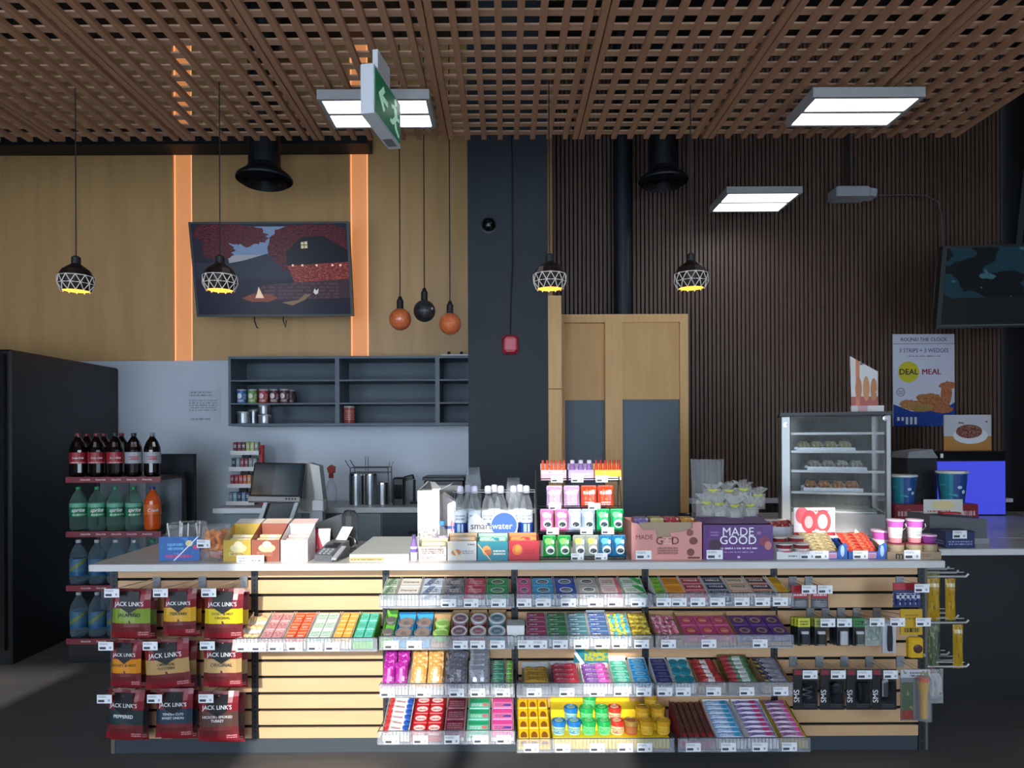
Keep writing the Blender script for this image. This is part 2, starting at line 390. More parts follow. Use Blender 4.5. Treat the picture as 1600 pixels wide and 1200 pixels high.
globe(626, 499, OR_G, 'orange globe pendant, left of the black globe'); globe(704, 506, OR_G, 'orange globe pendant, right of the black globe')
globe(664, 486, mat('black glass', '1f2225', .3, noise=(30, '3c4044', .5), coat=.4), 'black globe pendant hanging between two orange globes')

# air diffusers
def diffuser(x, d, z, r, label):
    t = thing('air_diffuser', label, 'air vent', (x, d, z), 0, 'black round air diffusers')
    DM = mat('duct black', '181c22', .5)
    MB().lathe([(r*.56, .12), (r*.56, 4.79-z)], 24).build('duct', DM, t)
    MB().lathe([(r*.56, .13), (r*.62, .10), (r*.95, .05), (r, .03), (r*.98, .02)], 28).build('flange', DM, t)
    c = MB()
    for k in (.8, .58, .36): c.lathe([(r*k, .0), (r*(k-.16), .045), (r*(k-.17), .04), (r*k, -.004)], 24)
    c.lathe([(0, .05), (r*.95, .05)], 24)
    c.build('cone', DM, t)['kind'] = 'stuff'
diffuser(wx(415, 4.9), 4.9, wz(285, 4.9), .2, 'black round air diffuser under the beam over the wall screen')
diffuser(wx(1038, 5.2), 5.2, wz(290, 5.2), .19, 'black round air diffuser before the dark slatted wall')
tag(MB().lathe([(.075, 0), (.075, 2.33)], 20, (wx(975, 5.55), 5.58, 2.46)).build('duct_pipe', mat('navy pipe', '161d27', .5)), 'dark blue upright pipe against the slatted wall above the oak panels', 'pipe')

# exit sign
EX = thing('exit_sign', 'white edged green exit sign with arrow and running man under the lattice', 'exit sign', (wx(576, 2.85), 2.85, wz(176, 2.85)), -.16)
SHELL = mat('sign shell', 'd8dce0', .5)
MB().bbox(-.03, .03, 0, .36, 0, .21, .003).build('housing', SHELL, EX)
MB().box(.0302, .033, .014, .346, .016, .196).build('green_face', mat('sign green', '0f6b4a', .4, emit='0f6b4a', es=.25), EX)
MB().box(-.022, .022, .25, .33, -.0012, 0).build('battery_label', mat('label grey', '77797c', .6), EX)
PALE = mat('sign pale green', 'b8e0cc', .4, emit='a8dcc0', es=.35)
def onface(poly, nm):                        # (along, up) on the right hand face
    MB().prism([(p[0], p[1]) for p in poly], .0331, .0345, ax='x').build(nm, PALE, EX)
onface([(.05,.11),(.11,.165),(.128,.148),(.10,.122),(.165,.122),(.165,.098),(.10,.098),(.128,.07),(.11,.055)], 'arrow')
onface([(.225,.075),(.262,.105),(.25,.135),(.222,.125),(.212,.138),(.255,.155),(.29,.148),(.3,.115),(.325,.118),(.325,.103),(.29,.10),(.275,.085),(.29,.06),(.325,.042),(.315,.028),(.268,.05),(.258,.072),(.235,.055),(.2,.055),(.2,.07)], 'running_man')
onface([(.275+.017*math.cos(2*PI*i/12), .173+.017*math.sin(2*PI*i/12)) for i in range(12)], 'running_man_head')
MB().box(-.02, .02, .06, .3, .2101, .224).build('canopy', SHELL, EX); MB().box(-.012, .012, .1, .26, .224, 3.168-wz(176, 2.85)).build('stem', SHELL, EX)
# ------------------------------------------------------------------ wall mounted things
# upper shelf cabinet
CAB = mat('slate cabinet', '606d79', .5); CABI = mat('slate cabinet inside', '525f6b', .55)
cx0, cx1, cd, cz0, cz1 = wx(357, 5.35), .1, 5.35, wz(664, 5.35), wz(555, 5.35)
cab = thing('wall_cabinet', 'slate grey open cabinet of cubbies fixed under the plywood', 'cabinet', (cx0, cd, cz0)); cw, ch, dp = cx1-cx0, cz1-cz0, .345
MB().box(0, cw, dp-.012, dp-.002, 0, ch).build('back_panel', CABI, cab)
for a in (0, wx(525.5, cd)-cx0-.008, wx(684, cd)-cx0-.018, cw-.02):
    MB().box(a, a+(.02 if a in (0,) or a > 1.8 else .034), 0, dp-.012, .02, ch-.02).build('divider', CAB, cab)
MB().box(0, cw, 0, dp-.012, 0, .02).build('bottom_board', CAB, cab); MB().box(0, cw, 0, dp-.012, ch-.02, ch).build('top_board', CAB, cab)
SZ = [wz(628, cd)-cz0, wz(592, cd)-cz0]
for z in SZ: MB().box(.02, cw-.02, .004, dp-.012, z-.012, z).build('shelf', CAB, cab)
def can(px, zb, h, r, m, label, name='crisp_can', cat='can', d=5.42, group=None, lid=True):
    t = thing(name, label, cat, (wx(px, d), d, zb), 0, group)
    MB().lathe([(0,0),(r,0),(r*1.02,.003),(r,.008),(r,h-.006),(r*1.02,h-.003),(r*.95,h)], 16).build('tube', m, t)
    if lid: MB().lathe([(r*1.03,h-.012),(r*1.03,h+.001),(0,h+.002)], 16).build('lid', GREYPL, t)
    return t
for px, c, c2, nm in ((378,'2a6db0','e8e8e8','blue'), (395,'6f9a3c','f0f0e0','green'), (412,'b03038','f0d8d8','red'), (429,'5c2030','e8d8d8','maroon'), (445,'4f1c2c','e0d0d0','dark plum'), (455,'3a1820','806060','brown')):
    can(px, cz0+SZ[0], .112, .036, pm('crisp '+nm, c, [('o',.46,.52,.09,.2,c2),('t',.36,.64,.12,.3,2,'f0e8d0'),('t',.62,.75,.3,.7,4,c2)]), nm+' crisp can on the middle cabinet shelf', d=5.42 if nm != 'brown' else 5.5, group='crisp cans in the cabinet')
tin = mat('tin metal', 'a8acb0', .35, .9)
for px, h, r, lb, d in ((381, .095, .047, 'low steel tin at the left of the bottom cabinet shelf', 5.41), (397, .115, .04, 'steel tin standing behind two others in the cabinet', 5.52)):
    can(px, cz0+.02, h, r, tin, lb, 'steel_tin', 'tin', d, 'steel tins in the cabinet')
can(414, cz0+.02, .07, .05, tin, 'wide steel tin under a smaller tin in the cabinet', 'steel_tin', 'tin', 5.41, 'steel tins in the cabinet')
can(413, cz0+.0925, .075, .046, tin, 'steel tin stacked on a wider tin in the cabinet', 'steel_tin', 'tin', 5.41, 'steel tins in the cabinet')
can(546, cz0+.02, .135, .044, pm('rust can', 'a5483a', [('u',.45,.5,'6a2018'),('t',.3,.7,.2,.8,5,'c98a78')]), 'rust red canister alone in the second cabinet bay', 'canister', 'can')
t = thing('hinge_tray', 'small white tray with two black pegs on top of the cabinet', 'tray', (wx(711, 5.4), 5.4, cz1+.001)); MB().box(-.11, .11, 0, .14, 0, .014).build('tray', WHITE, t)
for a in (-.05, .05): MB().lathe([(.012, .014), (.012, .04), (0, .042)], 10, (a, .05, 0)).build('peg', BLACKPL, t)

# wall screen with the autumn campfire picture, tilted towards the room
tv = thing('wall_screen', 'dim wall screen with autumn campfire picture between the orange strips', 'television', (wx(420, 5.25), 5.262, wz(344, 5.25)), rot=(math.radians(11.2), 0, 0))
# local: hangs down from its top edge; x is width, -z down
TW, TH = 1.245, .725
MB().box(-TW/2, TW/2, 0, .05, -TH, 0).build('body', BLACKPL, tv)
EPS = [0.0012]
def scr(poly, nm, col, es=1, layers=None, tw=TW, th=TH, par=None):
    EPS[0] += .00025; y = -EPS[0]
    P = [((p[0]-.5)*tw, -(p[1])*th) for p in poly]
    area = sum(P[i][0]*P[(i+1) % len(P)][1]-P[(i+1) % len(P)][0]*P[i][1] for i in range(len(P)))
    if area < 0: P.reverse()
    MB().prism(P, y, -.0002).build(nm, pm('screen '+nm+col, col, layers or [], .25, es=es), par or tv)
scr([(.015,.02),(.985,.02),(.985,.975),(.015,.975)], 'picture_sky', '1b1c2a', 1.0)
scr([(.2,.05),(.62,.05),(.55,.36),(.24,.47)], 'picture_sky_glow', '5d7396', 1.0, [('b',.0,.3,'7d8290')])
scr([(.02,.42),(.2,.44),(.33,.40),(.48,.33),(.62,.42),(.62,.6),(.02,.6)], 'picture_hills', '232838', 1.0)
def blob(cx, cy, rx, ry, n, sd):
    r = random.Random(sd); return [(min(.985, max(.016, cx+rx*(1+.32*(r.random()-.5))*math.cos(2*PI*i/n))), min(.97, max(.022, cy+ry*(1+.4*(r.random()-.5))*math.sin(2*PI*i/n)))) for i in range(n)]
FOL = [('n', 14, .52, '2a1218'), ('n', 34, .6, '6a2830')]
for i, a in enumerate(((.22,.12,.2,.11),(.36,.15,.13,.1),(.17,.3,.1,.1),(.6,.27,.11,.22),(.8,.13,.19,.11),(.9,.26,.09,.16))):
    scr(blob(*a, 30, i), 'picture_foliage', '3e1820', 1.0, FOL)
scr([(.60,.32),(.70,.16),(.84,.15),(.985,.3),(.985,.42),(.6,.45)], 'picture_roof', '14141c', 1.0)
scr([(.6,.46),(.985,.42),(.985,.62),(.64,.64)], 'picture_storefront', '5a2226', 1.0, [('n', 18, .55, '8a3a30'), ('n', 40, .66, 'c8a080')])
scr([(.45,.66),(.985,.6),(.985,.8),(.3,.83)], 'picture_path', '33262e', 1.0, [('t',.1,.9,.1,.9,5,'463440')])
scr([(.3,.8),(.36,.76),(.48,.76),(.53,.8),(.47,.84),(.36,.84)], 'picture_fire_ring', '6e3c30', 1.0)
scr([(.385,.8),(.4,.74),(.41,.68),(.425,.74),(.44,.8)], 'picture_flame', 'd8c0a8', 1.0)
scr([(.55,.85),(.66,.82),(.7,.76),(.74,.76),(.7,.82),(.62,.88)], 'picture_blanket', '6e5a48', 1.0)
scr([(.755,.74),(.765,.70),(.775,.725),(.79,.70),(.785,.75),(.77,.765)], 'picture_star', 'b8b8c0', 1.0)
for x_ in (.63, .69, .78, .88, .93): scr([(x_,.445),(x_+.012,.445),(x_+.012,.465),(x_,.465)], 'picture_lantern', 'e8c8b0', 1.0)
scr([(.695,.215),(.735,.205),(.735,.275),(.695,.28)], 'picture_logo', 'b8b090', 1.0, [('u',.44,.54,'14141c'),('b',.44,.54,'14141c')])
for a in (-.17, .06): MB().tube([(a, .02, -TH+.002), (a, .012, -TH-.03), (a+.012, .02, -TH-.085), (a+.02, .03, -TH-.03 if a > 0 else -TH-.09)], .005, 6).build('cable', BLACK, tv)
MB().box(-.2, .2, .05, .07, -.6, -.2).build('wall_bracket', DARKMETAL, tv)
MB().prism([(.07, -.62), (.07, -.2), (.33, -.27), (.46, -.70)], -.1, .1, ax='x').build('bracket_arm', DARKMETAL, tv)

# paper notice on the backsplash
t = thing('paper_notice', 'white handwritten notice taped on the white backsplash', 'notice', (wx(320, 5.69), 5.697, wz(640, 5.69)))
MB().box(-.145, .13, -.001, 0, -.10, .18).build('sheet', pm('notice print', 'ccd4de', [('t',.05,.75,.8,.98,2,'8d97a4'),('t',.05,.9,.36,.72,5,'97a1ad'),('t',.1,.7,.08,.2,1,'97a1ad')], .6), t)

# charcoal wall fittings
t = thing('dome_camera', 'small black dome camera on the charcoal wall', 'camera', W(765, 352, 5.0)); MB().lathe([(.05, 0), (.05, .02), (.042, .04), (.025, .055), (0, .06)], 18, M=Matrix.Rotation(PI/2, 4, 'X')).build('dome', mat('black dome', '0c0d10', .12), t)
MB().lathe([(.058, -.0), (.058, .008), (.045, .01)], 18, M=Matrix.Rotation(PI/2, 4, 'X')).build('base', BLACKPL, t)
t = thing('fire_alarm', 'red fire alarm strobe on the charcoal wall', 'alarm', W(798, 539, 4.999))
MB().bbox(-.06, .06, -.0, .14, -.0, .045, .02, M=Matrix.Translation((0,0,-.07)) @ Matrix.Rotation(PI/2, 4, 'X')).build('housing', mat('alarm red', 'b32a3a', .4), t)
MB().box(-.035, .035, -.052, -.044, -.04, .04).build('strobe_lens', mat('alarm lens', 'cf5060', .2), t)
MB().tube([(0, -.006, .07), (.005, -.006, .3), (.02, -.006, .6), (.02, -.006, 1.2), (.015, -.006, 2.2)], .006, 6).build('conduit', mat('conduit dark', '20272e', .6), t)

# right wall things
t = thing('emergency_light', 'grey emergency light box with a trailing cable high on the slatted wall', 'emergency light', W(1334, 302, 5.6))
MB().bbox(-.17, .11, -.08, .09, -.05, .035, .012).build('housing', mat('pale grey case', 'b4b8be', .5), t)
MB().bbox(.10, .17, -.07, .05, -.02, .05, .01, M=Matrix.Rotation(.2, 4, 'Y')).build('lamp_head', mat('pale grey case', 'b4b8be', .5), t)
MB().tube([(-.02, .03, .05), (-.02, .03, 4.79-t.location.z)], .012, 6).build('stem', BLACK, t)
MB().tube([(.17,0,-.02),(.4,0,-.015),(.6,0,-.02),(.71,.02,-.06),(.76,.04,-.16),(.77,.05,-.4),(.72,.06,-.62),(.70,.06,-.95)], .005, 6).build('cable', mat('cable grey', '5b5f64', .5), t)
tv2 = thing('menu_screen', 'dark menu screen hanging at the right edge near the slatted wall', 'television', (3.62, 4.75, 2.82), rot=(math.radians(10), 0, math.radians(-6)))
MB().box(-.52, .52, 0, .05, -.58, 0).build('body', BLACKPL, tv2); EPS[0] = .001
scr([(.03,.03),(.97,.03),(.97,.95),(.03,.95)], 'menu_picture', '14181c', .5, [('n',3,.5,'1c3a48'),('n',5,.62,'3a6070'),('b',.0,.35,'1e2224')], 1.04, .58, tv2)
scr([(.02,.958),(.98,.958),(.98,.975),(.02,.975)], 'bezel_edge', '5a6a66', .3, None, 1.04, .58, tv2)
MB().box(-.02, .02, .03, .07, -.2, 4.79-2.85).build('ceiling_mount', BLACK, tv2)

# poster on the slatted wall
d = 5.66
pw0, pw1, pz0, pz1 = wx(1396, d), wx(1492, d), wz(666, d, 1440), wz(522, d, 1440); pw, ph = pw1-pw0, pz1-pz0
po = thing('deal_poster', 'tall white deal poster with yellow circle on the slatted wall', 'poster', ((pw0+pw1)/2, d, pz0))
MB().box(-pw/2, pw/2, 0, .012, 0, ph).build('board', mat('poster white', 'dfe0ee', .5), po)
NAVY = mat('poster navy', '2a3c78', .5)
text('ROUND THE CLOCK', .042, po, (-.0, -.001, ph*.94), INKD, sx=.98, bold=.0006)
MB().box(-pw/2, pw/2, -.0012, 0, ph*.893, ph*.897).build('rule', INKD, po)
text('3 STRIPS + 3 WEDGES', .048, po, (0, -.001, ph*.82), NAVY, sx=.9, bold=.001)
MB().box(-pw*.27, pw*.27, -.001, 0, ph*.755, ph*.772).build('small_print', pm('poster small print', 'dfe0ee', [('t',0,1,.1,.9,1,'50547a')]), po)
def disc(cx, cz, r, y0, y1, rz=None): return [(cx+r*math.cos(2*PI*i/28), cz+(rz or r)*math.sin(2*PI*i/28)) for i in range(28)]
MB().prism(disc(-pw*.25, ph*.59, pw*.17, 0, 0), -.0012, 0).build('yellow_circle', mat('poster yellow', 'd8cc30', .5), po)
text('DEAL', .066, po, (-pw*.25, -.0016, ph*.588), INKD, bold=.0016); [text('MEAL', .066, po, (pw*.12+e_, -.0016-abs(e_)*.1, ph*.588), mat('poster crimson', 'b02848', .5)) for e_ in (-.0016, .0016)]
MB().prism([(-pw/2, 0), (pw/2, 0), (pw/2, ph*.26), (pw*.3, ph*.17), (-pw*.2, ph*.16), (-pw/2, ph*.24)], -.0012, 0).build('blue_base', mat('poster blue', '1f48a0', .5), po)
MB().prism(disc(-pw*.38, ph*.37, pw*.07, 0, 0), -.0012, 0).build('round_stamp', pm('stamp print', 'dfe0ee', [('o',.5,.5,.5,.5,'66708a'),('o',.5,.5,.42,.42,'dfe0ee'),('t',.2,.8,.25,.75,3,'66708a')]), po)
FR = [('n', 7, .5, 'c07848'), ('n', 16, .6, 'e0b080')]
for i, (cx, cz, rx, rz, c) in enumerate(((-.12,.22,.14,.045,'b8804a'),(-.27,.24,.1,.04,'c89858'),(.08,.30,.16,.045,'a0623a'),(.22,.24,.16,.04,'a85a38'),(.0,.2,.12,.035,'8a9a48'),(.36,.36,.07,.10,'b85a40'),(.40,.44,.12,.03,'c06848'),(.30,.18,.14,.03,'b85848'))):
    r = random.Random(i); P = [(cx*pw+rx*pw*1.3*(1+.2*(r.random()-.5))*math.cos(2*PI*k/18), cz*ph+rz*ph*1.3*(1+.3*(r.random()-.5))*math.sin(2*PI*k/18)) for k in range(18)]
    P = [(min(pw/2, max(-pw/2, a)), b) for a, b in P]
    MB().prism(P, -.0016-.0003*i, -.0012).build('food_picture', pm('food %d' % i, c, FR), po)
for k in range(5): MB().box(-pw*.44+k*pw*.07, -pw*.40+k*pw*.07, -.0016, 0, (.02 if k > 1 else .06)*ph, .1*ph).build('bottle_picture', INKW, po)
# small plate picture card at the right edge
d = 4.9
t = thing('meal_card', 'square card with a plate of food beside the deal poster', 'poster', W(1512, 705.5, d)); w2 = .17
MB().box(-w2, w2, 0, .01, 0, .265).build('board', pm('meal card print', 'c9ccd2', [('b',0,.42,'c08848'),('n',4,.66,'b07838')]), t)
MB().prism([(a, b) for a, b in disc(.02, .115, .125, 0, 0, .06)], -.001, 0).build('plate_picture', WHITE, t)
MB().prism([(a, b) for a, b in disc(.01, .145, .095, 0, 0, .05)], -.0016, 0).build('food_picture', pm('plate food', '8a5a48', [('n',8,.52,'6a2034'),('n',14,.6,'c8a070')]), t)
MB().box(-.09, .09, .0105, .12, .0005, .008).build('stand_foot', DARKMETAL, t)

# ------------------------------------------------------------------ left: dark fridge, red bottle rack, dark board
fz = 2.07
t = thing('dark_fridge', 'tall black fridge cabinet at the far left against the backsplash', 'fridge', (-3.9, 4.45, 0))
MB().bbox(-.7, .655, 0, 1.24, 0, fz, .01).build('body', mat('fridge black', '15181b', .4), t)
MB().box(-.68, .63, -.03, -.001, .1, fz-.03).build('door', mat('fridge door', '0d0e10', .3), t); MB().tube([(.56,-.05,.9),(.56,-.05,1.5)], .012, 8).build('handle', DARKMETAL, t)
RD = 4.48
rx0, rx1 = wx(105, RD), wx(251, RD)
rk = thing('bottle_rack', 'black bottle rack with red shelf edges left of the counter', 'rack', (rx0, RD, 0)); rw = rx1-rx0
REDT = mat('rack red', '82303a', .4)
SH = [wz(y_, RD, 178) for y_ in (998, 915, 831, 746)]
for i, z in enumerate(SH):
    s_ = MB().box(0, rw, .0, .36, z-.02, z).build('shelf', BLACKPL, rk)
    e_ = MB().box(-.005, rw+.005, -.012, -.0005, z-.033, z+.004).build('red_edge', REDT, s_)
    for k in range(5): text('Coca-Cola', .015, e_, (rw*(.2+.165*k), -.0125, z-.014), INKW, shear=.3, bold=.0003)
for a in (0, rw-.015): MB().box(a, a+.015, .32, .36, 0, SH[3]+.02).build('upright', BLACK, rk)
MB().box(.0, rw, .005, .36, 0, SH[0]-.035).build('base', BLACKPL, rk)
MB().box(.015, rw*.36, .335, .345, .1, SH[3]-.02).build('back_panel', mat('rack back grey', '6b7078', .5), rk); MB().box(rw*.55, rw-.015, .335, .345, .1, SH[3]-.02).build('back_panel', mat('rack back grey', '6b7078', .5), rk)
def bottle_mesh(kind):
    h, r = .292, .0525
    prof = [(0,.0),(r*.7,.0),(r*.95,.012),(r,.03),(r,.18),(r*.93,.2),(r*.7,.232),(r*.4,.258),(.0145,.268),(.0145,.275)]
    return prof, h, r
def bottle(name, bodym, capm, labm, label, pos, group, lz=(.09,.165), word=None, wm=INKW, wsize=.03):
    prof, h, r = bottle_mesh(0); t = thing(name, label, 'bottle', pos, .5, group)
    MB().lathe(prof, 16).build('bottle', bodym, t)
    MB().lathe([(.0155,.273),(.0165,.275),(.0165,.291),(.014,.293),(0,.293)], 12).build('cap', capm, t)
    lb = MB().lathe([(r+.0008, lz[0]), (r+.0008, lz[1])], 20).build('label', labm, t)
    if word: text(word, wsize, lb, (0, -r-.0018, (lz[0]+lz[1])/2), wm, shear=.3, bold=.0007, sx=.9)
    return t
COLA = mat('cola', '140a08', .12, coat=.5); SPR = clear('green tint bottle', 'a8ccc0', .10, .08, 'c4e0d4'); ORG = mat('orange soda', 'd8581c', .2, coat=.5); CLR = clear('water bottle', 'b8d0dc', .10, .08, 'd4e6ee')
CAPR, CAPG, CAPD, CAPW = mat('cap red', '7a1c24', .4), mat('cap green', '1f8a50', .4), mat('cap dark', '26262c', .4), mat('cap white', 'c8ccd0', .4)
LR = pm('cola label', '9c1f2a', [('t',.35,.65,.05,.2,1,'e8c8c8')]); LS = pm('silver cola label', 'a8a6ae', [('t',.4,.6,.3,.75,2,'a03048')]); LG = pm('lime label', '1d7a52', [('b',.72,1,'6fb79a'),('t',.4,.7,.1,.3,1,'c8e8d0')])
LO = pm('orange label', 'e06a20', [('b',.0,.1,'b84818')]); LB = pm('blue slash label', '456f8c', [('d',-.5,.12,.22,'7c8838'),('b',0,.22,'1f5a86')])
px = [122, 151, 180, 209, 238]
P5 = ['leftmost', 'second', 'middle', 'fourth', 'rightmost']
for i in range(5):
    x_ = wx(px[i], RD+.07)
    bottle('cola_bottle', COLA, (CAPR, CAPR, CAPD, CAPD, mat('cap silver', '8a8a90', .4))[i], LR if i < 3 else LS, ('cola bottle with red label, ' if i < 3 else 'cola bottle with silver label, ')+P5[i]+' in front on the top rack shelf', (x_, RD+.07, SH[3]+.001), 'cola bottles on the rack', word='Coca-Cola' if i < 3 else 'Diet', wm=INKW if i < 3 else INKR, wsize=.017 if i < 3 else .024)
    if i < 4: bottle('lime_soda_bottle', SPR, CAPG, LG, 'clear lemon lime bottle with green label, '+P5[i]+' of four on the second rack shelf', (x_, RD+.07, SH[2]+.001), 'lemon lime bottles on the rack', (.095,.185), 'sprite', INKW, .036)
    else: bottle('orange_soda_bottle', ORG, mat('cap blue', '24306a', .4), LO, 'orange soda bottle at the right end of the second rack shelf', (x_, RD+.07, SH[2]+.001), None, (.10,.175), 'Crush', INKW, .03)
    bottle('water_bottle', CLR, CAPW if i < 4 else CAPG, LB, 'clear bottle with blue slashed label, '+P5[i]+' of five on the third rack shelf', (x_, RD+.07, SH[1]+.001), 'blue label bottles on the rack', (.06,.17))
    if i < 3: bottle('water_bottle', CLR, CAPW, LB, 'clear bottle with blue slashed label, '+P5[i]+' on the lowest rack shelf', (x_, RD+.07, SH[0]+.001), 'blue label bottles on the rack', (.06,.17))
for i in range(3): bottle('cola_bottle', COLA, CAPR, LR, 'cola bottle with dark red cap, '+['left','middle','right'][i]+' of the back row on the top rack shelf', (wx(136+27*i, RD+.24), RD+.24, SH[3]+.001), 'cola bottles on the rack')
t = thing('menu_board', 'dark glossy board leaning behind the bottle rack', 'board', (wx(276, 4.95), 4.95, 0))
bx = (wx(300, 4.95)-wx(248, 4.95))/2
MB().box(-bx, bx, 0, .03, .06, wz(709, 4.95)).build('panel', mat('board gloss black', '2a3238', .18), t)
MB().box(bx-.008, bx+.006, -.006, .036, .0, wz(707, 4.95)).build('edge_post', BLACKPL, t); MB().box(-bx, bx+.006, -.006, .036, wz(709, 4.95), wz(707, 4.95)).build('top_rail', BLACKPL, t)

# ------------------------------------------------------------------ back counter and what stands on it
BZ = wz(793, 5.1, 560); bx0 = wx(331, 5.1)
t = thing('back_counter', 'white topped grey counter along the backsplash', 'counter', (bx0, 5.1, 0)); bw = -.29-bx0
MB().bbox(0, bw-.03, 0, .585, BZ-.04, BZ, .004).build('worktop', mat('white quartz', 'e6ebea', .25), t)
GRC = mat('mint grey cabinet', '8f9d9f', .5)
MB().box(.06, bw-.05, .06, .58, .1, BZ-.041).build('body', GRC, t); MB().box(.08, bw-.07, .1, .57, 0, .1).build('plinth', BLACK, t)
for i in range(3):
    a = .07+i*.6
    f = MB().box(a, a+.59, .04, .059, .12, BZ-.05).build('door', GRC if i < 2 else mat('slate door', '46525a', .45), t)
    MB().box(a+.2, a+.40, .025, .04, BZ-.2, BZ-.185).build('handle', BLACKPL, f)
# tiered vape and tobacco rack
RZ = BZ
t = thing('pack_rack', 'four tier black rack of small upright packs on the back counter', 'rack', (wx(378, 5.25), 5.25, RZ)); rkz = [.02, .155, .285, .41]
for i, z in enumerate(rkz):
    MB().box(-.12+.012*i, .09+.012*i, 0, .11, z-.012, z).build('shelf', BLACKPL, t)
    MB().box(-.125+.012*i, .095+.012*i, -.006, 0, z-.014, z+.018).build('front_lip', CARDW, t)
MB().prism([(-.06,0),(.0,0),(.04,.42),(-.02,.42)], .06, .09).build('post', BLACK, t); MB().box(.12, .14, .05, .1, 0.002, .47).build('side_post', INKR, t)
cols = [['6a2030','7a2434','501c28','a8b060','b8bc70','88907c'], ['1f5058','8fa8b8','8a2a38','7a2430','808c88','8c9896'], ['a03a50','a82c30','c0382c','c8602c','d89040','303858'], ['7a98a0','80a8c0','24385c','6890b0','22304c','303840']]
rowb = ['top','second','third','bottom']
for i, z in enumerate(reversed(rkz)):
    for k in range(6):
        tag(MB().bbox(-.015, .015, 0, .05, 0, .085, .003).build('vape_pack', pm('pack '+cols[i][k], cols[i][k], [('t',.2,.8,.5,.8,2,'e0e0e0')]), None, (wx(378, 5.25)-.095+.012*(3-i)+k*.033, 5.262, RZ+z+.0005)), 'small upright pack, %s from left on the %s tier of the black rack' % (ORD[k], rowb[i]), 'pack', 'small packs on the tiered rack')
# point of sale terminal: a tilted screen on a stand, second display behind it
d = 4.6
SILV = mat('silver plastic', 'b9bec0', .35, .2)
t = thing('till_screen', 'black tilted touch screen till on a silver stand behind the wafer boxes', 'till', (wx(430, d), d, .0))
z0 = wz(776, d, 430); z1 = wz(728, d, 430)
ang = math.radians(-24); Mx = Matrix.Translation((0, 0, z0)) @ Matrix.Rotation(ang, 4, 'X') @ Matrix.Rotation(.06, 4, 'Z')
hh = (z1-z0)/math.cos(ang)+.02
MB().bbox(-.175, .175, 0, .03, 0, hh, .004, M=Mx).build('screen_body', BLACKPL, t)
MB().box(-.165, .165, -.0015, -.0002, .012, hh-.012, M=Mx).build('screen_glass', pm('till screen', '27323a', [('u',.42,.95,'3a4c54')], .12), t)
MB().bbox(-.18, .165, -.005, .03, -.035, -.001, .003, M=Mx).build('chin', SILV, t)
for k in range(4): MB().box(.07+.02*k, .082+.02*k, -.0065, -.005, -.022, -.012, M=Mx).build('port_mark', BLACKPL, t)
MB().prism([(-.06,-.05),(.14,-.05),(.06,-.36),(-.16,-.36)], .03, .05, M=Matrix.Translation((0,0,z0))).build('stand_plate', mat('stand black', '2b3034', .3), t)
for a in (-.08, .13): MB().prism([(a,-.04),(a+.025,-.04),(a-.075,-.36),(a-.11,-.36)], .0, .055, M=Matrix.Translation((0,0,z0))).build('stand_leg', SILV, t)
MB().prism([(-.2,.0),(.16,.0),(.16,.03),(-.2,.03)], -.05, .25, M=Matrix.Translation((0,0,z0-.395))).build('base', SILV, t)
MB().box(-.16, .12, .02, .2, 0, z0-.395).build('pedestal', mat('till drawer grey', '6a7074', .4), t)
t = thing('customer_display', 'silver back of the second till display leaning right of the black screen', 'display', (wx(482, 4.75), 4.75, 0))
MB().prism([(-.03,-.32),(.11,-.32),(.075,.0),(.0,.02),(-.06,.01)], 0, .1, M=Matrix.Translation((0,0,wz(728,4.75,480)))).build('back_shell', mat('warm silver', 'a8a6a0', .3, .4), t)
MB().prism([(-.065,-.30),(-.03,-.32),(-.06,.01),(-.09,.0)], -.005, .09, M=Matrix.Translation((0,0,wz(728,4.75,480)))).build('side_rail', SILV, t)
MB().box(-.0, .09, .02, .1, 0, wz(728,4.75,480)-.32).build('column', SILV, t); MB().bbox(.03, .11, -.03, .06, BZ+.02, BZ+.09, .006).build('receipt_printer', INKW, t)
# spray bottle, measuring jug, canisters, wire basket
t = thing('spray_bottle', 'clear spray bottle with red trigger on the back counter', 'bottle', (wx(517, 5.3), 5.3, BZ))
MB().lathe([(0,0),(.042,0),(.045,.01),(.045,.13),(.03,.17),(.014,.2),(.014,.22)], 16).build('bottle', PET, t)
MB().bbox(-.014,.016,-.02,.02,.21,.25,.004).build('collar', mat('trigger red', 'b84a44', .4), t); MB().prism([(-.02,.25),(.03,.25),(.034,.3),(.0,.315),(-.03,.29)], -.013, .013, ax='y').build('trigger_head', mat('trigger red', 'b84a44', .4), t)
for px, r, h, lb in ((556,.055,.24,'left of two tall steel canisters'), (578,.055,.24,'right of two tall steel canisters'), (598,.04,.17,'short steel canister beside the two tall ones')):
    t = thing('steel_canister', lb+' on the back counter', 'canister', (wx(px,5.35), 5.35, BZ), 0, 'steel canisters'); MB().lathe([(0,0),(r,0),(r,h),(r*.93,h),(r*.93,.01),(0,.01)], 20).build('body', STEEL, t); MB().lathe([(r*1.02,h-.012),(r*1.02,h)], 20).build('rim', CHROME, t)
t = thing('wire_rack', 'bent wire rack standing over the steel canisters', 'rack', (wx(575,5.3), 5.3, BZ)); g = MB()
hh = .33
for yy in (0, .16): g.tube([(-.18,yy,hh+.02),(-.15,yy,hh-.03),(-.14,yy,hh-.04),(.155,yy,hh-.04),(.17,yy,hh+.0)], .004, 6).tube([(-.14,yy,hh-.04),(-.14,yy,0)], .004, 6).tube([(.155,yy,hh-.04),(.16,yy,0)], .004, 6).tube([(-.14,yy,hh-.08),(.155,yy,hh-.08)], .003, 6)
for xx in (-.14, .155): g.tube([(xx,0,hh-.04),(xx,.16,hh-.04)], .003, 6).tube([(xx,0,hh-.08),(xx,.16,hh-.08)], .003, 6)
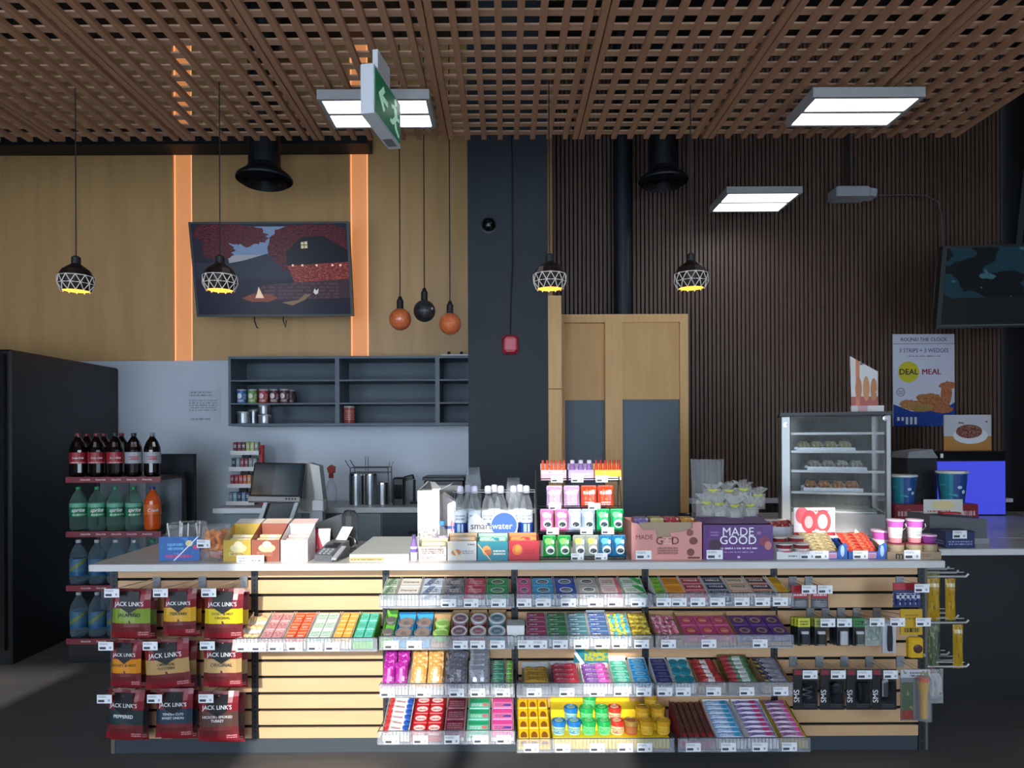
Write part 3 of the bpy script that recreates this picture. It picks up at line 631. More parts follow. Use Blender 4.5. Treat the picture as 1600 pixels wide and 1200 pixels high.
for a in (-.02, .0): g.tube([(a,0,hh-.06),(a,0,hh+.05)], .003, 6)
g.build('frame', mat('rack wire', '6e757a', .35, .6), t)
t = thing('card_printer', 'small black upright device on the back counter right of the canisters', 'device', (wx(622,5.25), 5.25, BZ)); MB().bbox(-.045,.045,0,.1,0,.215,.012).build('body', BLACKPL, t); MB().box(-.03,.03,-.003,-.0005,.05,.16).build('face', mat('device face','0c0d0f',.15), t)
t = thing('phone_holder', 'black gooseneck holder with a small head on the back counter', 'stand', (wx(647,5.38), 5.38, BZ)); MB().lathe([(0,0),(.035,0),(.035,.015),(.012,.02),(.01,.19),(0,.19)], 12).build('post', BLACKPL, t); MB().bbox(-.03,.05,-.02,.02,.19,.23,.008, M=Matrix.Rotation(-.25,4,'Y')).build('head', BLACKPL, t)
t = thing('panini_press', 'wide black machine with glass front on the back counter', 'machine', (wx(698,5.3), 5.3, BZ)); MB().bbox(-.18,.13,0,.3,0,.19,.01).build('body', mat('machine black','24282c',.35), t); MB().box(-.16,.11,-.004,-.0005,.03,.15).build('glass_front', mat('machine glass','3a4248',.1), t); MB().bbox(-.19,.14,-.02,.31,.19,.215,.006).build('lid', mat('machine black','24282c',.35), t)
# ------------------------------------------------------------------ sales counter with slatwall front
FD = 3.19; S0 = FOC/FD
XB = [wx(p, FD) for p in (178, 397, 602, 803, 1007, 1208, 1438)]
G0, GP, ZB, SZT = .8255, .0771, .0686, .909
ct = thing('sales_counter', 'long sales counter with a beech slatwall front on a dark plinth', 'counter', (0, FD, 0))
BEECH = mat('beech slat', 'e2b98e', .45, noise=(1.5, 'd2a678', .8, (1.2, 8, 14)))
GZ = [.88, G0] + [G0-GP*k for k in range(1, 10)] + [ZB]
for i in range(6):
    a, b = XB[i]+.016, XB[i+1]-.016
    for zt, zb in zip(GZ, GZ[1:]):
        if zt - zb < .02: continue
        MB().prism([(0,zb+.0005),(0,zt-.013),(.003,zt-.015),(.0135,zt-.015),(.0135,zb+.0005)], a, b, ax='x').build('slat', BEECH, ct)
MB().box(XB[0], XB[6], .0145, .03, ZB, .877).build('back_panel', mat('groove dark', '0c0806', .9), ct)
POSTM = pm('slotted post print', '3a3d40', [('t',.38,.62,0,1,34,'0c0d0e')], .45, .5)
for i, x in enumerate(XB):
    MB().box(x-.0155, x+.0155, -.004, .0145, ZB if i < 6 else 0, .877).build('upright_post', POSTM, ct)
MB().box(XB[0]-.02, XB[6]+.005, .004, .03, 0, ZB-.001).build('plinth', mat('plinth slate', '3b444c', .5), ct)
for x in (XB[0]-.018, XB[6]+.018): MB().box(x-.002 if x < 0 else x-.002, x+.016 if x < 0 else x+.012, .0, .5, 0, .877).build('end_panel', mat('counter end', '6a625a', .6), ct)
SLABM = mat('white quartz top', 'd9d8d4', .28, noise=(9, 'cfcecb', .6))
sl_x0, sl_x1 = -1.897, 1.995
t = thing('countertop', 'white stone worktop on the long sales counter', 'worktop', (0, 3.08, SZT-.031))
MB().bbox(sl_x0, sl_x1, 0, .67, 0, .031, .003).build('slab', SLABM, t)
t = thing('return_worktop', 'white worktop behind the right end of the counter under the glass case', 'worktop', (0, 3.76, SZT-.031))
MB().bbox(1.45, 3.9, 0, 1.3, 0, .031, .003).build('slab', SLABM, t); MB().bbox(2.05, 3.9, -.36, -.001, 0, .031, .003).build('slab', SLABM, t); MB().box(1.5, 3.85, .05, 1.25, 0, -SZT+.031).build('cabinet_body', mat('return grey', '1d2126', .5), t)

# ------------------------------------------------------------------ shelves with clear lips, wire fronts and price tags
TAGMESH = MB().box(-.0325, .0325, -.0012, 0, -.0185, .0185).mesh('price_tag', TAGM)
WIREM = mat('lip wire', '4c5058', .4, .3)
def lip_shelf(label, x0, x1, df, zt, zb, tags, group='clear lipped slatwall shelves'):
    d2 = FD-.006
    t = thing('slatwall_shelf', label, 'shelf', ((x0+x1)/2, df, zb), 0, group); hw = (x1-x0)/2; h = zt-zb
    MB().box(-hw, hw, .004, d2-df, 0.002, .007).build('deck', mat('shelf steel', '8f9194', .4, .5), t)
    MB().box(-hw, hw, 0, .003, 0, h).build('clear_lip', ACRY, t)
    g = MB(); n = int((x1-x0)/.0155)
    for k in range(n+1):
        x = -hw+.004+(2*hw-.008)*k/n; g.box(x-.0011, x+.0011, .0045, .0065, .007, h-.002)
    g.build('wire_front', WIREM, t)['kind'] = 'stuff'
    MB().tube([(-hw, d2-df, h*.6), (-hw, .004, h*.9), (-hw+.008, .0, h+.002), (hw-.008, 0, h+.002), (hw, .004, h*.9), (hw, d2-df, h*.6)], .0022, 5).build('top_rail', WIREM, t)
    for s_ in (-1, 1): MB().prism([(.006, .0015), (d2-df, .0015), (d2-df, -.035), (d2-df-.03, -.035)], s_*(hw-.006)-.0015, s_*(hw-.006)+.0015, ax='x').build('bracket', DARKMETAL, t)
    for px in tags: put('price_tag', TAGMESH, t, (wx(px, df)-(x0+x1)/2, -.0018, h*.38))
    return t
BAYN = {'C': 'left', 'D': 'middle', 'E': 'right'}
R1, R2, R3 = (2.99, .7875, .727), (2.99, .603, .5435), (2.99, .394, .332)
R4C, R4D = (2.94, .207, .1485), (2.93, .175, .115)
BX = {'C': (XB[2]+.004, XB[3]-.004), 'D': (XB[3]+.004, XB[4]-.004), 'E': (XB[4]+.004, XB[5]+.008)}
lip_shelf('single lipped shelf of mixed mint trays beside the hanging red pouches', wx(366, 2.97), wx(588, 2.97), 2.97, .603, .5435, (380, 403, 430, 460, 491, 518))
TG = {('C',1): (700, 735, 778), ('D',1): (818, 848, 887, 930, 960, 996), ('E',1): (1036, 1060, 1089, 1120, 1158, 1190, 1218),
      ('C',2): (610, 646, 718, 745, 776), ('D',2): (819, 842, 874, 907, 939, 967, 1001), ('E',2): (1043, 1106, 1186),
      ('C',3): (604, 660, 712, 745, 784), ('D',3): (833, 884, 931, 969, 1004), ('E',3): (1037, 1066, 1113, 1165, 1218),
      ('C',4): (610, 655, 704, 749, 785), ('D',4): (828, 877, 931, 975, 1005), ('E',4): (1081, 1136, 1185, 1231)}
RN = {1: 'top', 2: 'second', 3: 'third', 4: 'bottom'}
for (b, r), tg in TG.items():
    df, zt, zb = {1: R1, 2: R2, 3: R3, 4: R4C if b == 'C' else R4D}[r]
    a0, a1 = BX[b]
    if r == 4 and b == 'D': a1 += .075
    if r == 4 and b == 'E': a0, a1 = a0+.082, a1+.045
    lip_shelf('%s shelf of the %s stack of clear lipped candy shelves' % (RN[r], BAYN[b]), a0, a1, df, zt, zb, tg)

# ------------------------------------------------------------------ goods on the shelves
ROWP = {0: (2.97, .552, .602, .664), 1: (2.99, .735, .786, .823), 2: (2.99, .552, .600, .660), 3: (2.99, .341, .392, .425), 4: (2.94, .157, .205, .262), 5: (2.93, .124, .173, .235)}
PL = {0: 'single left shelf', 1: 'top shelf', 2: 'second shelf', 3: 'third shelf', 4: 'bottom shelf', 5: 'bottom shelf'}
def lim(x, sh=False):
    for b in 'CDE':
        a0, a1 = BX[b]
        if sh: a0, a1 = {'C': (a0, a1), 'D': (a0, a1+.075), 'E': (a0+.082, a1+.045)}[b]
        if a0-.03 < x < a1+.02: return a0, a1
    return -9, 9
LIM = {0: lambda x: (wx(366, 2.97), wx(588, 2.97)), 1: lim, 2: lim, 3: lim, 4: lim, 5: lambda x: lim(x, True)}
def goods(row, p0, p1, kind, m, desc, name, cat, nx=1, ny=2, t=.02, tray='white', back=0, zf=None, zb=None, word=None, wcol=INKW, wsize=.018, d0=None, gap=.0015, lid=None, jit=0.0):
    df, deck, z0, z1 = ROWP[row]
    if zf is not None: z0 = zf
    if zb is not None: z1 = zb
    ya, yb = df+.012 if d0 is None else d0, FD-.016
    x0, x1 = wx(p0, (ya+yb)/2)+.0015, wx(p1, (ya+yb)/2)-.0015
    lo_, hi_ = LIM[row](.5*(x0+x1)); x0, x1 = max(x0, lo_+.006), min(x1, hi_-.006)
    L = math.hypot(yb-ya, z1-z0); ang = math.atan2(z1-z0, yb-ya); place = PL[row]
    TR = {'white': CARDW, 'brown': KRAFT, 'grey': GREYPL, 'clear': PET}
    tm = TR[tray] if tray in TR else pm('tray '+tray, tray)
    tcol = tray if tray in TR else 'coloured'
    w_ = x1-x0
    tr = thing('display_carton', '%s display carton holding each %s, %s' % (tcol, desc, place), 'carton', (x0, ya, deck+.0005), 0, 'display cartons of candy')
    zl0, zl1 = z0-deck-t-.002, z1-deck-t-.002
    dep = yb-ya
    MB().prism([(0, 0), (0, max(.004, zl0)), (dep, max(.006, zl1)), (dep, 0)], .0, w_, ax='x').build('base', tm, tr)
    for a in (0, w_-.0012): MB().prism([(0, max(.004, zl0)+.0002), (0, zl0+t*.8), (dep, zl1+t*1.0+.006), (dep, max(.006, zl1)+.0002)], a, a+.0012, ax='x').build('side', tm, tr)
    if back: MB().box(0, w_, dep-.001, dep+.0012, max(.006, zl1)+.0005, zl1+t+back).build('back_flap', tm, tr)
    inc = Matrix.Translation((x0, ya, z0-t)) @ Matrix.Rotation(ang, 4, 'X')
    cw, cl = (w_-.003)/nx, L/ny
    q = random.Random(int(p0*7+row)); lbl = lambda i, j: desc + ((', %s from front' % ORD[j]) if ny > 1 else '') + ((', %s from left' % ORD[i]) if nx > 1 else '') + ', ' + place
    grp = desc+' on the '+place
    if kind == 'pk':
        me = MB().bbox(-cw/2+gap, cw/2-gap, -cl/2+gap, cl/2-gap, 0, t, min(.003, t*.2)).mesh(name, m)
    elif kind == 'tin':
        rr = min(cw, cl)*.49
        me = MB().lathe([(0,0),(rr,0),(rr,t*.55),(rr*1.0,t*.8)], 18, mi=0).lathe([(rr*1.02,t*.6),(rr*1.02,t*.92),(rr*.95,t),(rr*.8,t),(rr*.78,t*.97),(0,t*.97)], 18, mi=1, smooth=False).mesh(name, [m, lid or m])
    elif kind == 'bar':
        me = MB().pouch(w_-.009, cl*1.04, min(t*1.3, cl*.8), 6, 4, M=Matrix.Rotation(-PI/2+.06, 4, 'X')).mesh(name, m)
    elif kind == 'stick':
        me = MB().bbox(-cw/2+gap, cw/2-gap, 0, L-.002, 0, t, t*.25).mesh(name, m)
    elif kind == 'pouch':
        hp = cl*2.6 if ny > 2 else cl*1.6
        me = MB().pouch(cw*.93, hp, .025, 5, 5, M=Matrix.Rotation(-.95, 4, 'X'), zig=.002).mesh(name, m)
    elif kind == 'cube':
        me = MB().pouch(cw*.97, cl*.97, t, 4, 4, M=Matrix.Translation((0, 0, t/2)) @ Matrix.Rotation(-PI/2, 4, 'X') @ Matrix.Translation((0, 0, -cl*.48))).mesh(name, m)
    elif kind == 'pile':
        me = MB().pouch(.034, .03, .014, 4, 4, M=Matrix.Rotation(-PI/2, 4, 'X') @ Matrix.Translation((0, 0, -.015))).mesh(name, m)
    for j in range(ny):
        for i in range(nx):
            lx, ly = .0015+cw*(i+.5), cl*(j+.5)
            if kind in ('bar',): loc = Vector((w_/2, cl*j+.004, t*.8))
            elif kind == 'stick': loc = Vector((lx, .001, 0))
            elif kind == 'pouch': loc = Vector((lx, cl*j+.006, .017))
            else: loc = Vector((lx, ly, .008 if kind == 'pile' else .0005))
            e = Euler((ang, 0, 0))
            if kind in ('bar', 'pouch'): jit_ = jit*.75
            else: jit_ = jit
            if kind in ('pile', 'cube', 'bar', 'pouch'):
                e = Euler((ang+jit_*(q.random()-.5), jit_*(q.random()-.5), 1.5*jit_*(q.random()-.5)))
            o = put(name, me, None, inc @ loc, e)
            tag(o, lbl(i, j), cat, grp)
            if word:
                text(word, wsize, o, (0, -cl*.0 if kind == 'pk' else -.0, t+.0004), wcol, rot=(0, 0, 0), bold=.0004)
                if j == 0 and kind == 'pk' and t > .028: text(word, wsize, o, (0, -cl/2+gap-.0006, t*.5), wcol, bold=.0004)
    return tr
P = pm
def ovalpk(n, c, o1, o2='20303c'): return P(n, c, [('o',.5,.5,.33,.33,o1),('o',.5,.5,.25,.2,o2),('t',.32,.68,.42,.58,1,'f0f0f0')])
def stripepk(n, c, c2, c3='30343c'): return P(n, c, [('d',-.35,.02,.35,c2),('t',.25,.8,.3,.75,2,c3),('n',9,.64,'f2f2f2')])
# top shelf, left to right
T1 = dict(name='gum_pack', cat='gum pack', ny=2, t=.024)
goods(1, 589, 622, 'pk', stripepk('gum sage', 'a9bba4', '5d8a68'), 'sage green and grey gum pack', **T1)
goods(1, 623, 657, 'pk', P('gum ivory', 'e6e2da', [('b',0,.12,'9aa0a8')]), 'ivory gum pack with dark script', word='Dentyne', wcol=INKD, wsize=.021, **T1)
goods(1, 658, 692, 'pk', stripepk('gum steel', 'b4c2d2', '5b7496'), 'steel blue and grey gum pack', **T1)
goods(1, 693, 724, 'pk', stripepk('gum charcoal', '8c8a94', '50525e', 'e4e4ea'), 'charcoal grey gum pack', **T1)
goods(1, 725, 758, 'pk', P('gum rose', 'd04a64', [('d',.4,.5,.72,'e8a0ac'),('t',.15,.85,.25,.75,2,'f6d0d8')]), 'rose red gum pack', **T1)
goods(1, 759, 794, 'pk', ovalpk('gum green oval', '2f9e5c', 'b8e0c8'), 'green gum pack with dark oval', **T1)
goods(1, 795, 829, 'pk', ovalpk('gum pink oval', 'e0609c', 'f4b8d4'), 'pink gum pack with dark oval', **T1)
goods(1, 830, 864, 'pk', ovalpk('gum sky oval', '35a6d8', 'b8e4f4'), 'sky blue gum pack with dark oval', **T1)
goods(1, 865, 899, 'pk', ovalpk('gum royal oval', '2b4fae', 'e4ecf8'), 'royal blue gum pack with dark oval', **T1)
goods(1, 900, 934, 'pk', ovalpk('gum silver oval', 'b4b2ae', 'f0f0ee'), 'silver gum pack with dark oval', **T1)
goods(1, 935, 968, 'pk', P('gum blush', 'e8d4d2', [('u',.8,1,'d87078'),('t',.15,.7,.3,.7,2,'a05058')]), 'blush white gum pack', **T1)
goods(1, 969, 1004, 'pk', P('gum white green', 'dfe8de', [('d',.5,.95,1.3,'2eb058'),('t',.12,.6,.3,.7,2,'4a7a58')]), 'white gum pack with green swoosh', **T1)
goods(1, 1006, 1034, 'pk', P('gum lime', '74b83c', [('b',.45,.6,'a8c860'),('t',.2,.8,.15,.4,1,'3a6a24')]), 'lime green gum pack', **T1)
goods(1, 1035, 1064, 'pk', P('lozenge amber', 'e0982c', [('t',.1,.9,.3,.8,3,'b0681c')]), 'amber lozenge pack', **T1)
TH = dict(name='lozenge_pack', cat='lozenge pack', ny=3, t=.03, zf=.775, zb=.822, word='HALLS', wsize=.022)
goods(1, 1065, 1099, 'pk', P('lozenge red', 'b03a48', [('b',.8,1,'c8808a')]), 'crimson lozenge stick pack with white letters', **TH)
goods(1, 1100, 1134, 'pk', P('lozenge navy', '2b3446', [('b',.8,1,'8a96a8')]), 'navy lozenge stick pack with white letters', **TH)
goods(1, 1135, 1168, 'pk', P('lozenge cream', 'd8c8b0', [('b',.8,1,'c89880')]), 'cream lozenge stick pack with dark letters', wcol=INKD, **TH)
goods(1, 1169, 1203, 'pk', P('lozenge indigo', '46384e', [('b',.75,1,'c8907c')]), 'indigo lozenge stick pack with white letters', **TH)
goods(1, 1205, 1236, 'pk', P('lozenge gold', 'dca82c', [('t',.1,.9,.3,.7,2,'b07c14')]), 'gold yellow lozenge pack', **T1)
# single left shelf
T0 = dict(name='mint_pack', cat='mint pack', nx=2, ny=3, t=.018)
goods(0, 378, 413, 'pile', P('toffee', 'd8b478', [('n',6,.5,'e8d4a8')]), 'tan wrapped toffee', 'toffee', 'candy', 3, 3, .016, back=.0, jit=.7)
goods(0, 416, 450, 'pk', P('mint rose', 'd8989c', [('t',.1,.9,.2,.8,3,'8a3440'),('n',7,.6,'f0d0d0')]), 'rose speckled mint pack', **T0)
goods(0, 452, 486, 'pk', P('mint vermilion', 'e8552c', [('b',.55,.7,'f4a080'),('t',.2,.8,.2,.45,1,'fbe0d0')]), 'vermilion mint pack', **T0)
goods(0, 488, 524, 'pk', P('mint pale', 'dcebe2', [('t',.1,.9,.2,.8,3,'4a9a74'),('n',7,.62,'8cc8a8')]), 'pale green speckled mint pack', **T0)
goods(0, 526, 555, 'pk', P('mint amber', 'e8b04a', [('b',.5,.62,'f6e0a8'),('n',6,.6,'e89440')]), 'amber yellow mint pack', **T0)
goods(0, 557, 588, 'pk', P('mint teal', '3cbfa4', [('n',9,.55,'7adcc8'),('t',.2,.8,.3,.7,2,'1f8a78')]), 'teal mint pack', **dict(T0, tray='6cc03c'))
# second shelf
goods(2, 592, 617, 'tin', P('dark puck', '6e6a68'), 'grey mint puck in a lime tray', 'mint_tin', 'tin', 1, 2, .02, tray='6cc03c', back=.014, lid=P('dark puck lid', '6a6664', [('o',.5,.5,.3,.3,'8c8884')]))
goods(2, 618, 646, 'tin', P('blue puck', '4a7a9a'), 'dark topped mint tin in a blue tray, left', 'mint_tin', 'tin', 1, 2, .024, tray='2f9cd0', back=.02, zb=.645, lid=P('brown puck lid', '7a6c68', [('n',6,.5,'94867e')]))
goods(2, 647, 674, 'tin', P('blue puck', '4a7a9a'), 'dark topped mint tin in a blue tray, right', 'mint_tin', 'tin', 1, 2, .024, tray='2f9cd0', back=.02, zb=.645, lid=P('brown puck lid', '7a6c68'))
goods(2, 676, 702, 'tin', P('green puck', '5cb03c'), 'green mint tin with pale lid', 'mint_tin', 'tin', 1, 2, .03, tray='brown', back=.022, zb=.64, lid=P('green puck lid', 'b8d890', [('n',5,.5,'8cc060')]))
LIDR = mat('tin rim white', 'e6e4e4', .35)
def tinlid(n, c): return P(n, 'eceaea', [])
for a, b, c, nm in ((704, 731, 'a06870', 'mauve'), (733, 760, 'b04858', 'crimson'), (761, 790, '3aaeb4', 'turquoise')):
    tr = goods(2, a, b, 'tin', P('tin '+nm, c), nm+' gum tin with white rimmed lid', 'gum_tin', 'tin', 1, 2, .034, tray='brown', back=.006, zb=.668, lid=mat('lid '+nm, {'mauve': 'a88a90', 'crimson': 'bcb0b4', 'turquoise': '9fb4ba'}[nm], .35))
for o in list(COL.objects):
    if o.name.startswith('gum_tin'):
        rr = max(v.co.x for v in o.data.vertices)
        MB().lathe([(rr*.8,.0345),(rr*.86,.0365),(rr*.98,.0365),(rr*1.03,.033)], 18).build('lid_rim', LIDR, o)
        MB().prism([(rr*.6*math.cos(2*PI*k/16), rr*.5*math.sin(2*PI*k/16)) for k in range(16)], .0336, .0346, ax='z').build('lid_print', P('lid print '+o.data.materials[0].name, {'tin mauve': '8c5a66', 'tin crimson': '9c5460', 'tin turquoise': '4a7880'}[o.data.materials[0].name], [('t',.15,.85,.25,.75,2,'e8e0e0')]), o)
t = thing('paper_box', 'blank white paper box at the right end of the second left shelf', 'box', (wx(805, 3.06), 3.02, .551)); MB().prism([(-.036,0),(.032,0),(.038,.09),(-.042,.09)], 0, .1).build('box', CARDW, t); MB().box(-.032,.03,-.002,0,.0,.016).build('front_fold', P('fold grey','b8beb4'), t)
T2 = dict(name='gum_pack', cat='gum pack', ny=5, t=.014, gap=.0008)
def foil(n, c, c2, c3='e8e8ec'): return P(n, c, [('d',.25,.35,.6,c2),('t',.12,.55,.3,.8,1,c3),('n',8,.66,c2)])
goods(2, 821, 852, 'pk', foil('gum mulberry', 'a8486a', '7c2c4c'), 'mulberry slim gum pack', **T2)
goods(2, 853, 884, 'pk', foil('gum forest', '4a8a5c', '2c6a40'), 'forest green slim gum pack', **T2)
goods(2, 885, 916, 'pk', foil('gum slate teal', '5a8a94', '386a78'), 'slate teal slim gum pack', **T2)
goods(2, 917, 948, 'pk', foil('gum denim', '5a78a8', '3458a0'), 'denim blue slim gum pack', **dict(T2, back=.01))
goods(2, 949, 981, 'pile', P('candy aqua', '5ab8c8', [('u',0,.45,'e0d848')]), 'aqua and yellow wrapped candy', 'wrapped_candy', 'candy', 3, 5, .016, tray='white', back=.0, jit=.9)
goods(2, 982, 1014, 'pile', P('candy yellow', 'e4c83c', [('n',5,.55,'f2e48a'),('t',.2,.8,.3,.7,2,'8a6a10')]), 'yellow wrapped candy', 'wrapped_candy', 'candy', 3, 5, .016, tray='brown', back=.0, jit=.6)
goods(2, 1018, 1058, 'pile', P('candy rose', 'cc5c7c', [('n',6,.55,'e8a0b0'),('d',.6,.5,.8,'f0c8c8')]), 'rose pink twisted candy', 'wrapped_candy', 'candy', 4, 5, .02, tray='brown', back=.012, zb=.655, jit=1.0)
goods(2, 1060, 1139, 'pk', P('gum tape pink', 'd65c8c', [('o',.5,.5,.38,.36,'b83c6c'),('o',.5,.5,.28,.26,'e87c5c'),('t',.3,.7,.4,.6,1,'f8d8d8')]), 'hot pink gum tape case', 'gum_tape', 'gum pack', 3, 2, .03, tray='brown', back=.014, zb=.645)
goods(2, 1142, 1230, 'pk', P('gum tape purple', '6a3a8c', [('o',.5,.5,.4,.36,'46246a'),('o',.5,.5,.32,.27,'b89c7c'),('o',.5,.5,.18,.15,'5c3a6c')]), 'purple gum tape case', 'gum_tape', 'gum pack', 3, 2, .03, tray='brown', back=.018, zb=.645)
# third shelf
goods(3, 584, 640, 'pouch', P('pouch magenta', 'a82a94', [('n',7,.6,'d070c0'),('r',.38,.62,.1,.75,'c88ab8'),('n',16,.7,'7c1a6c')], .2), 'magenta candy pouch', 'candy_pouch', 'pouch', 2, 5, .022, tray='white', zf=.385, zb=.47, jit=.15)
goods(3, 641, 694, 'pouch', P('pouch tan', 'd89c54', [('n',6,.58,'f0cc94'),('r',.36,.64,.1,.7,'e8d8b8'),('n',15,.68,'a86c30')], .25), 'caramel tan candy pouch', 'candy_pouch', 'pouch', 2, 5, .022, tray='white', zf=.385, zb=.468, jit=.15)
goods(3, 696, 729, 'pouch', P('pouch graphite', '76747c', [('d',.6,.3,.5,'504e58'),('n',9,.6,'b0aeb6')], .25), 'graphite grey candy pouch', 'candy_pouch', 'pouch', 1, 6, .022, tray='white', zf=.385, zb=.474, jit=.3)
goods(3, 731, 764, 'pouch', P('pouch silver', 'bcbcc4', [('d',.5,.3,.55,'e4e4ea'),('n',9,.62,'8c8c98')], .2, .3), 'silver candy pouch', 'candy_pouch', 'pouch', 1, 6, .022, tray='white', zf=.385, zb=.474, jit=.2)
goods(3, 766, 787, 'pk', foil('gum jade', '4fae84', '8cd0b0'), 'jade gum pack stack', 'gum_pack', 'gum pack', 1, 5, .016, zb=.44)
goods(3, 788, 811, 'pk', foil('gum chartreuse', '7cc83c', 'b4e07c'), 'chartreuse gum pack stack', 'gum_pack', 'gum pack', 1, 5, .016, zb=.44)
goods(3, 814, 857, 'bar', P('bar ochre', 'c8a03c', [('t',.1,.9,.2,.8,2,'8c6420')]), 'ochre yellow candy bar', 'candy_bar', 'candy bar', 1, 3, .016, tray='grey', back=.03, zb=.40)
goods(3, 859, 904, 'bar', P('bar crimson', 'a8324c', [('u',.5,1,'d8384c'),('t',.1,.8,.3,.7,1,'e8b0b8')]), 'crimson candy bar', 'candy_bar', 'candy bar', 1, 4, .016, tray='grey', back=.018, zb=.415)
goods(3, 906, 951, 'bar', P('bar violet', '7c4a9c', [('u',.55,1,'d860b8'),('t',.1,.8,.3,.7,1,'e0c8f0')]), 'violet pink candy bar', 'candy_bar', 'candy bar', 1, 4, .016, tray='white', back=.016, zb=.415)
t = thing('teal_pouch', 'teal and yellow pouch standing behind the violet bars', 'pouch', (wx(922, 3.165), 3.165, .425)); MB().pouch(.165, .105, .02).build('pouch', P('teal yellow pouch', '2a7c8c', [('r',.3,1,.1,.75,'a8a83c'),('n',9,.55,'2c8a8c'),('d',.5,.2,.32,'f0f0f0')], .25), t)
goods(3, 953, 981, 'pk', P('mint aqua', '3cb08c', [('n',8,.55,'7cd8c0'),('o',.5,.5,.3,.35,'9ce0cc')]), 'aqua green mint pack', 'mint_pack', 'mint pack', 1, 4, .016, back=.022, zb=.435)
goods(3, 983, 1013, 'pk', P('mint azure', '2f9cd8', [('o',.5,.5,.34,.38,'8cd0f0'),('t',.3,.7,.4,.6,1,'205a98')]), 'azure blue mint pack', 'mint_pack', 'mint pack', 1, 4, .016, back=.004, zb=.445)
goods(3, 1015, 1044, 'pk', P('mint navy', '2c3464', [('n',8,.58,'5a609c'),('t',.2,.8,.3,.7,2,'9498c8')]), 'navy speckled mint pack', 'mint_pack', 'mint pack', 1, 4, .016, back=.002, zb=.445)
goods(3, 1046, 1078, 'tin', P('dot teal', '2c8c9c'), 'round teal mint tin on white card', 'mint_tin', 'tin', 2, 3, .014, back=.002, zb=.445, lid=P('dot teal lid', '1f8494', [('t',.25,.75,.35,.65,2,'7cc0c8')]))
goods(3, 1081, 1124, 'bar', P('bar scarlet', 'a83034', [('u',.35,.62,'dcd0d0'),('n',7,.6,'d87858')]), 'scarlet and silver candy bar', 'candy_bar', 'candy bar', 1, 5, .014, tray='brown', zb=.435, jit=.25)
goods(3, 1127, 1174, 'bar', P('bar holly', '4c7c54', [('u',0,.3,'a83840'),('u',.45,.75,'c8d0c8'),('n',8,.62,'8c4034')]), 'red and green candy bar', 'candy_bar', 'candy bar', 1, 6, .014, tray='7c6c34', zb=.45, back=.01, jit=.2)
goods(3, 1180, 1228, 'bar', P('bar pewter', '84808c', [('u',0,.28,'3c3448'),('n',8,.6,'c0bcc0'),('d',.5,.1,.2,'b0a83c')]), 'pewter grey candy bar', 'candy_bar', 'candy bar', 1, 5, .014, tray='brown', zb=.44, jit=.2)
# bottom shelf, left stack
goods(4, 601, 643, 'bar', P('bar milk', 'd8d4d8', [('u',0,.22,'c83034'),('u',.78,1,'3060b8'),('t',.3,.7,.3,.7,1,'c04830')]), 'white red and blue milk bar', 'candy_bar', 'candy bar', 1, 7, .014, zf=.2, zb=.275, jit=.15)
goods(4, 645, 692, 'pk', P('wafer red', 'c8242c', [('o',.5,.5,.4,.3,'e8d8d0'),('t',.2,.8,.38,.62,1,'c02028'),('b',0,.06,'8c1418')]), 'red wafer bar with white oval', 'wafer_bar', 'candy bar', 2, 4, .022, tray='c02028', zf=.2, zb=.275)
goods(4, 695, 726, 'pk', P('box maroon', '8c2c40', [('t',.1,.9,.25,.8,3,'e0a8b0'),('b',0,.18,'b87080')]), 'maroon candy box', 'candy_box', 'candy box', 1, 3, .034, zf=.205, zb=.265)
goods(4, 729, 764, 'pk', P('box mint', '5cc49c', [('b',.55,.9,'2c9c6c'),('t',.1,.9,.2,.5,2,'e0f4ec'),('o',.8,.35,.14,.16,'d87c80')]), 'mint green candy box', 'candy_box', 'candy box', 1, 3, .034, zf=.205, zb=.265)
goods(4, 766, 801, 'pk', P('box pink', 'e884b8', [('b',.6,1,'e04c98'),('t',.1,.9,.2,.5,2,'8c3068'),('o',.75,.3,.2,.1,'5448a0')]), 'bright pink candy box', 'candy_box', 'candy box', 1, 3, .034, zf=.205, zb=.265)
# bottom shelf, middle and right stacks
goods(5, 805, 856, 'pk', P('egg box yellow', 'e8bc1c', [('o',.5,.28,.32,.42,'8c5420'),('b',0,.12,'f0d048'),('r',0,1,0,.02,'c89410')]), 'yellow egg box with brown half moon', 'egg_box', 'candy box', 3, 4, .036, tray='e8c42c', zf=.178, zb=.262, gap=.001)
goods(5, 1052, 1102, 'stick', P('stick cocoa', '5c3830', [('n',8,.6,'98705c'),('b',0,.1,'a82838')]), 'long cocoa brown stick', 'candy_stick', 'candy', 5, 1, .018, tray='a03040', zf=.178, zb=.242)
goods(5, 1106, 1150, 'bar', P('bar ice', '8cb4e0', [('u',.65,.85,'2c9cc0'),('t',.08,.6,.3,.7,1,'e8f0f8'),('b',0,.2,'e0e8f4')]), 'ice blue striped candy bar', 'candy_bar', 'candy bar', 1, 8, .012, back=.012, zf=.172, zb=.24)
goods(5, 1153, 1199, 'bar', P('bar orchid', 'a48cc0', [('u',.62,.85,'c83c74'),('t',.08,.6,.3,.7,1,'5c3c80'),('b',0,.25,'e4dcec')]), 'orchid and crimson striped candy bar', 'candy_bar', 'candy bar', 1, 8, .012, back=.012, zf=.172, zb=.24)
goods(5, 1202, 1250, 'bar', P('bar fuchsia', 'b88cb0', [('u',.7,1,'d8589c'),('t',.08,.6,.3,.7,1,'40305c'),('b',0,.2,'e8d4e4'),('u',.92,1,'d8c048')]), 'fuchsia and grey striped candy bar', 'candy_bar', 'candy bar', 1, 8, .012, tray='c8b030', zf=.172, zb=.24)
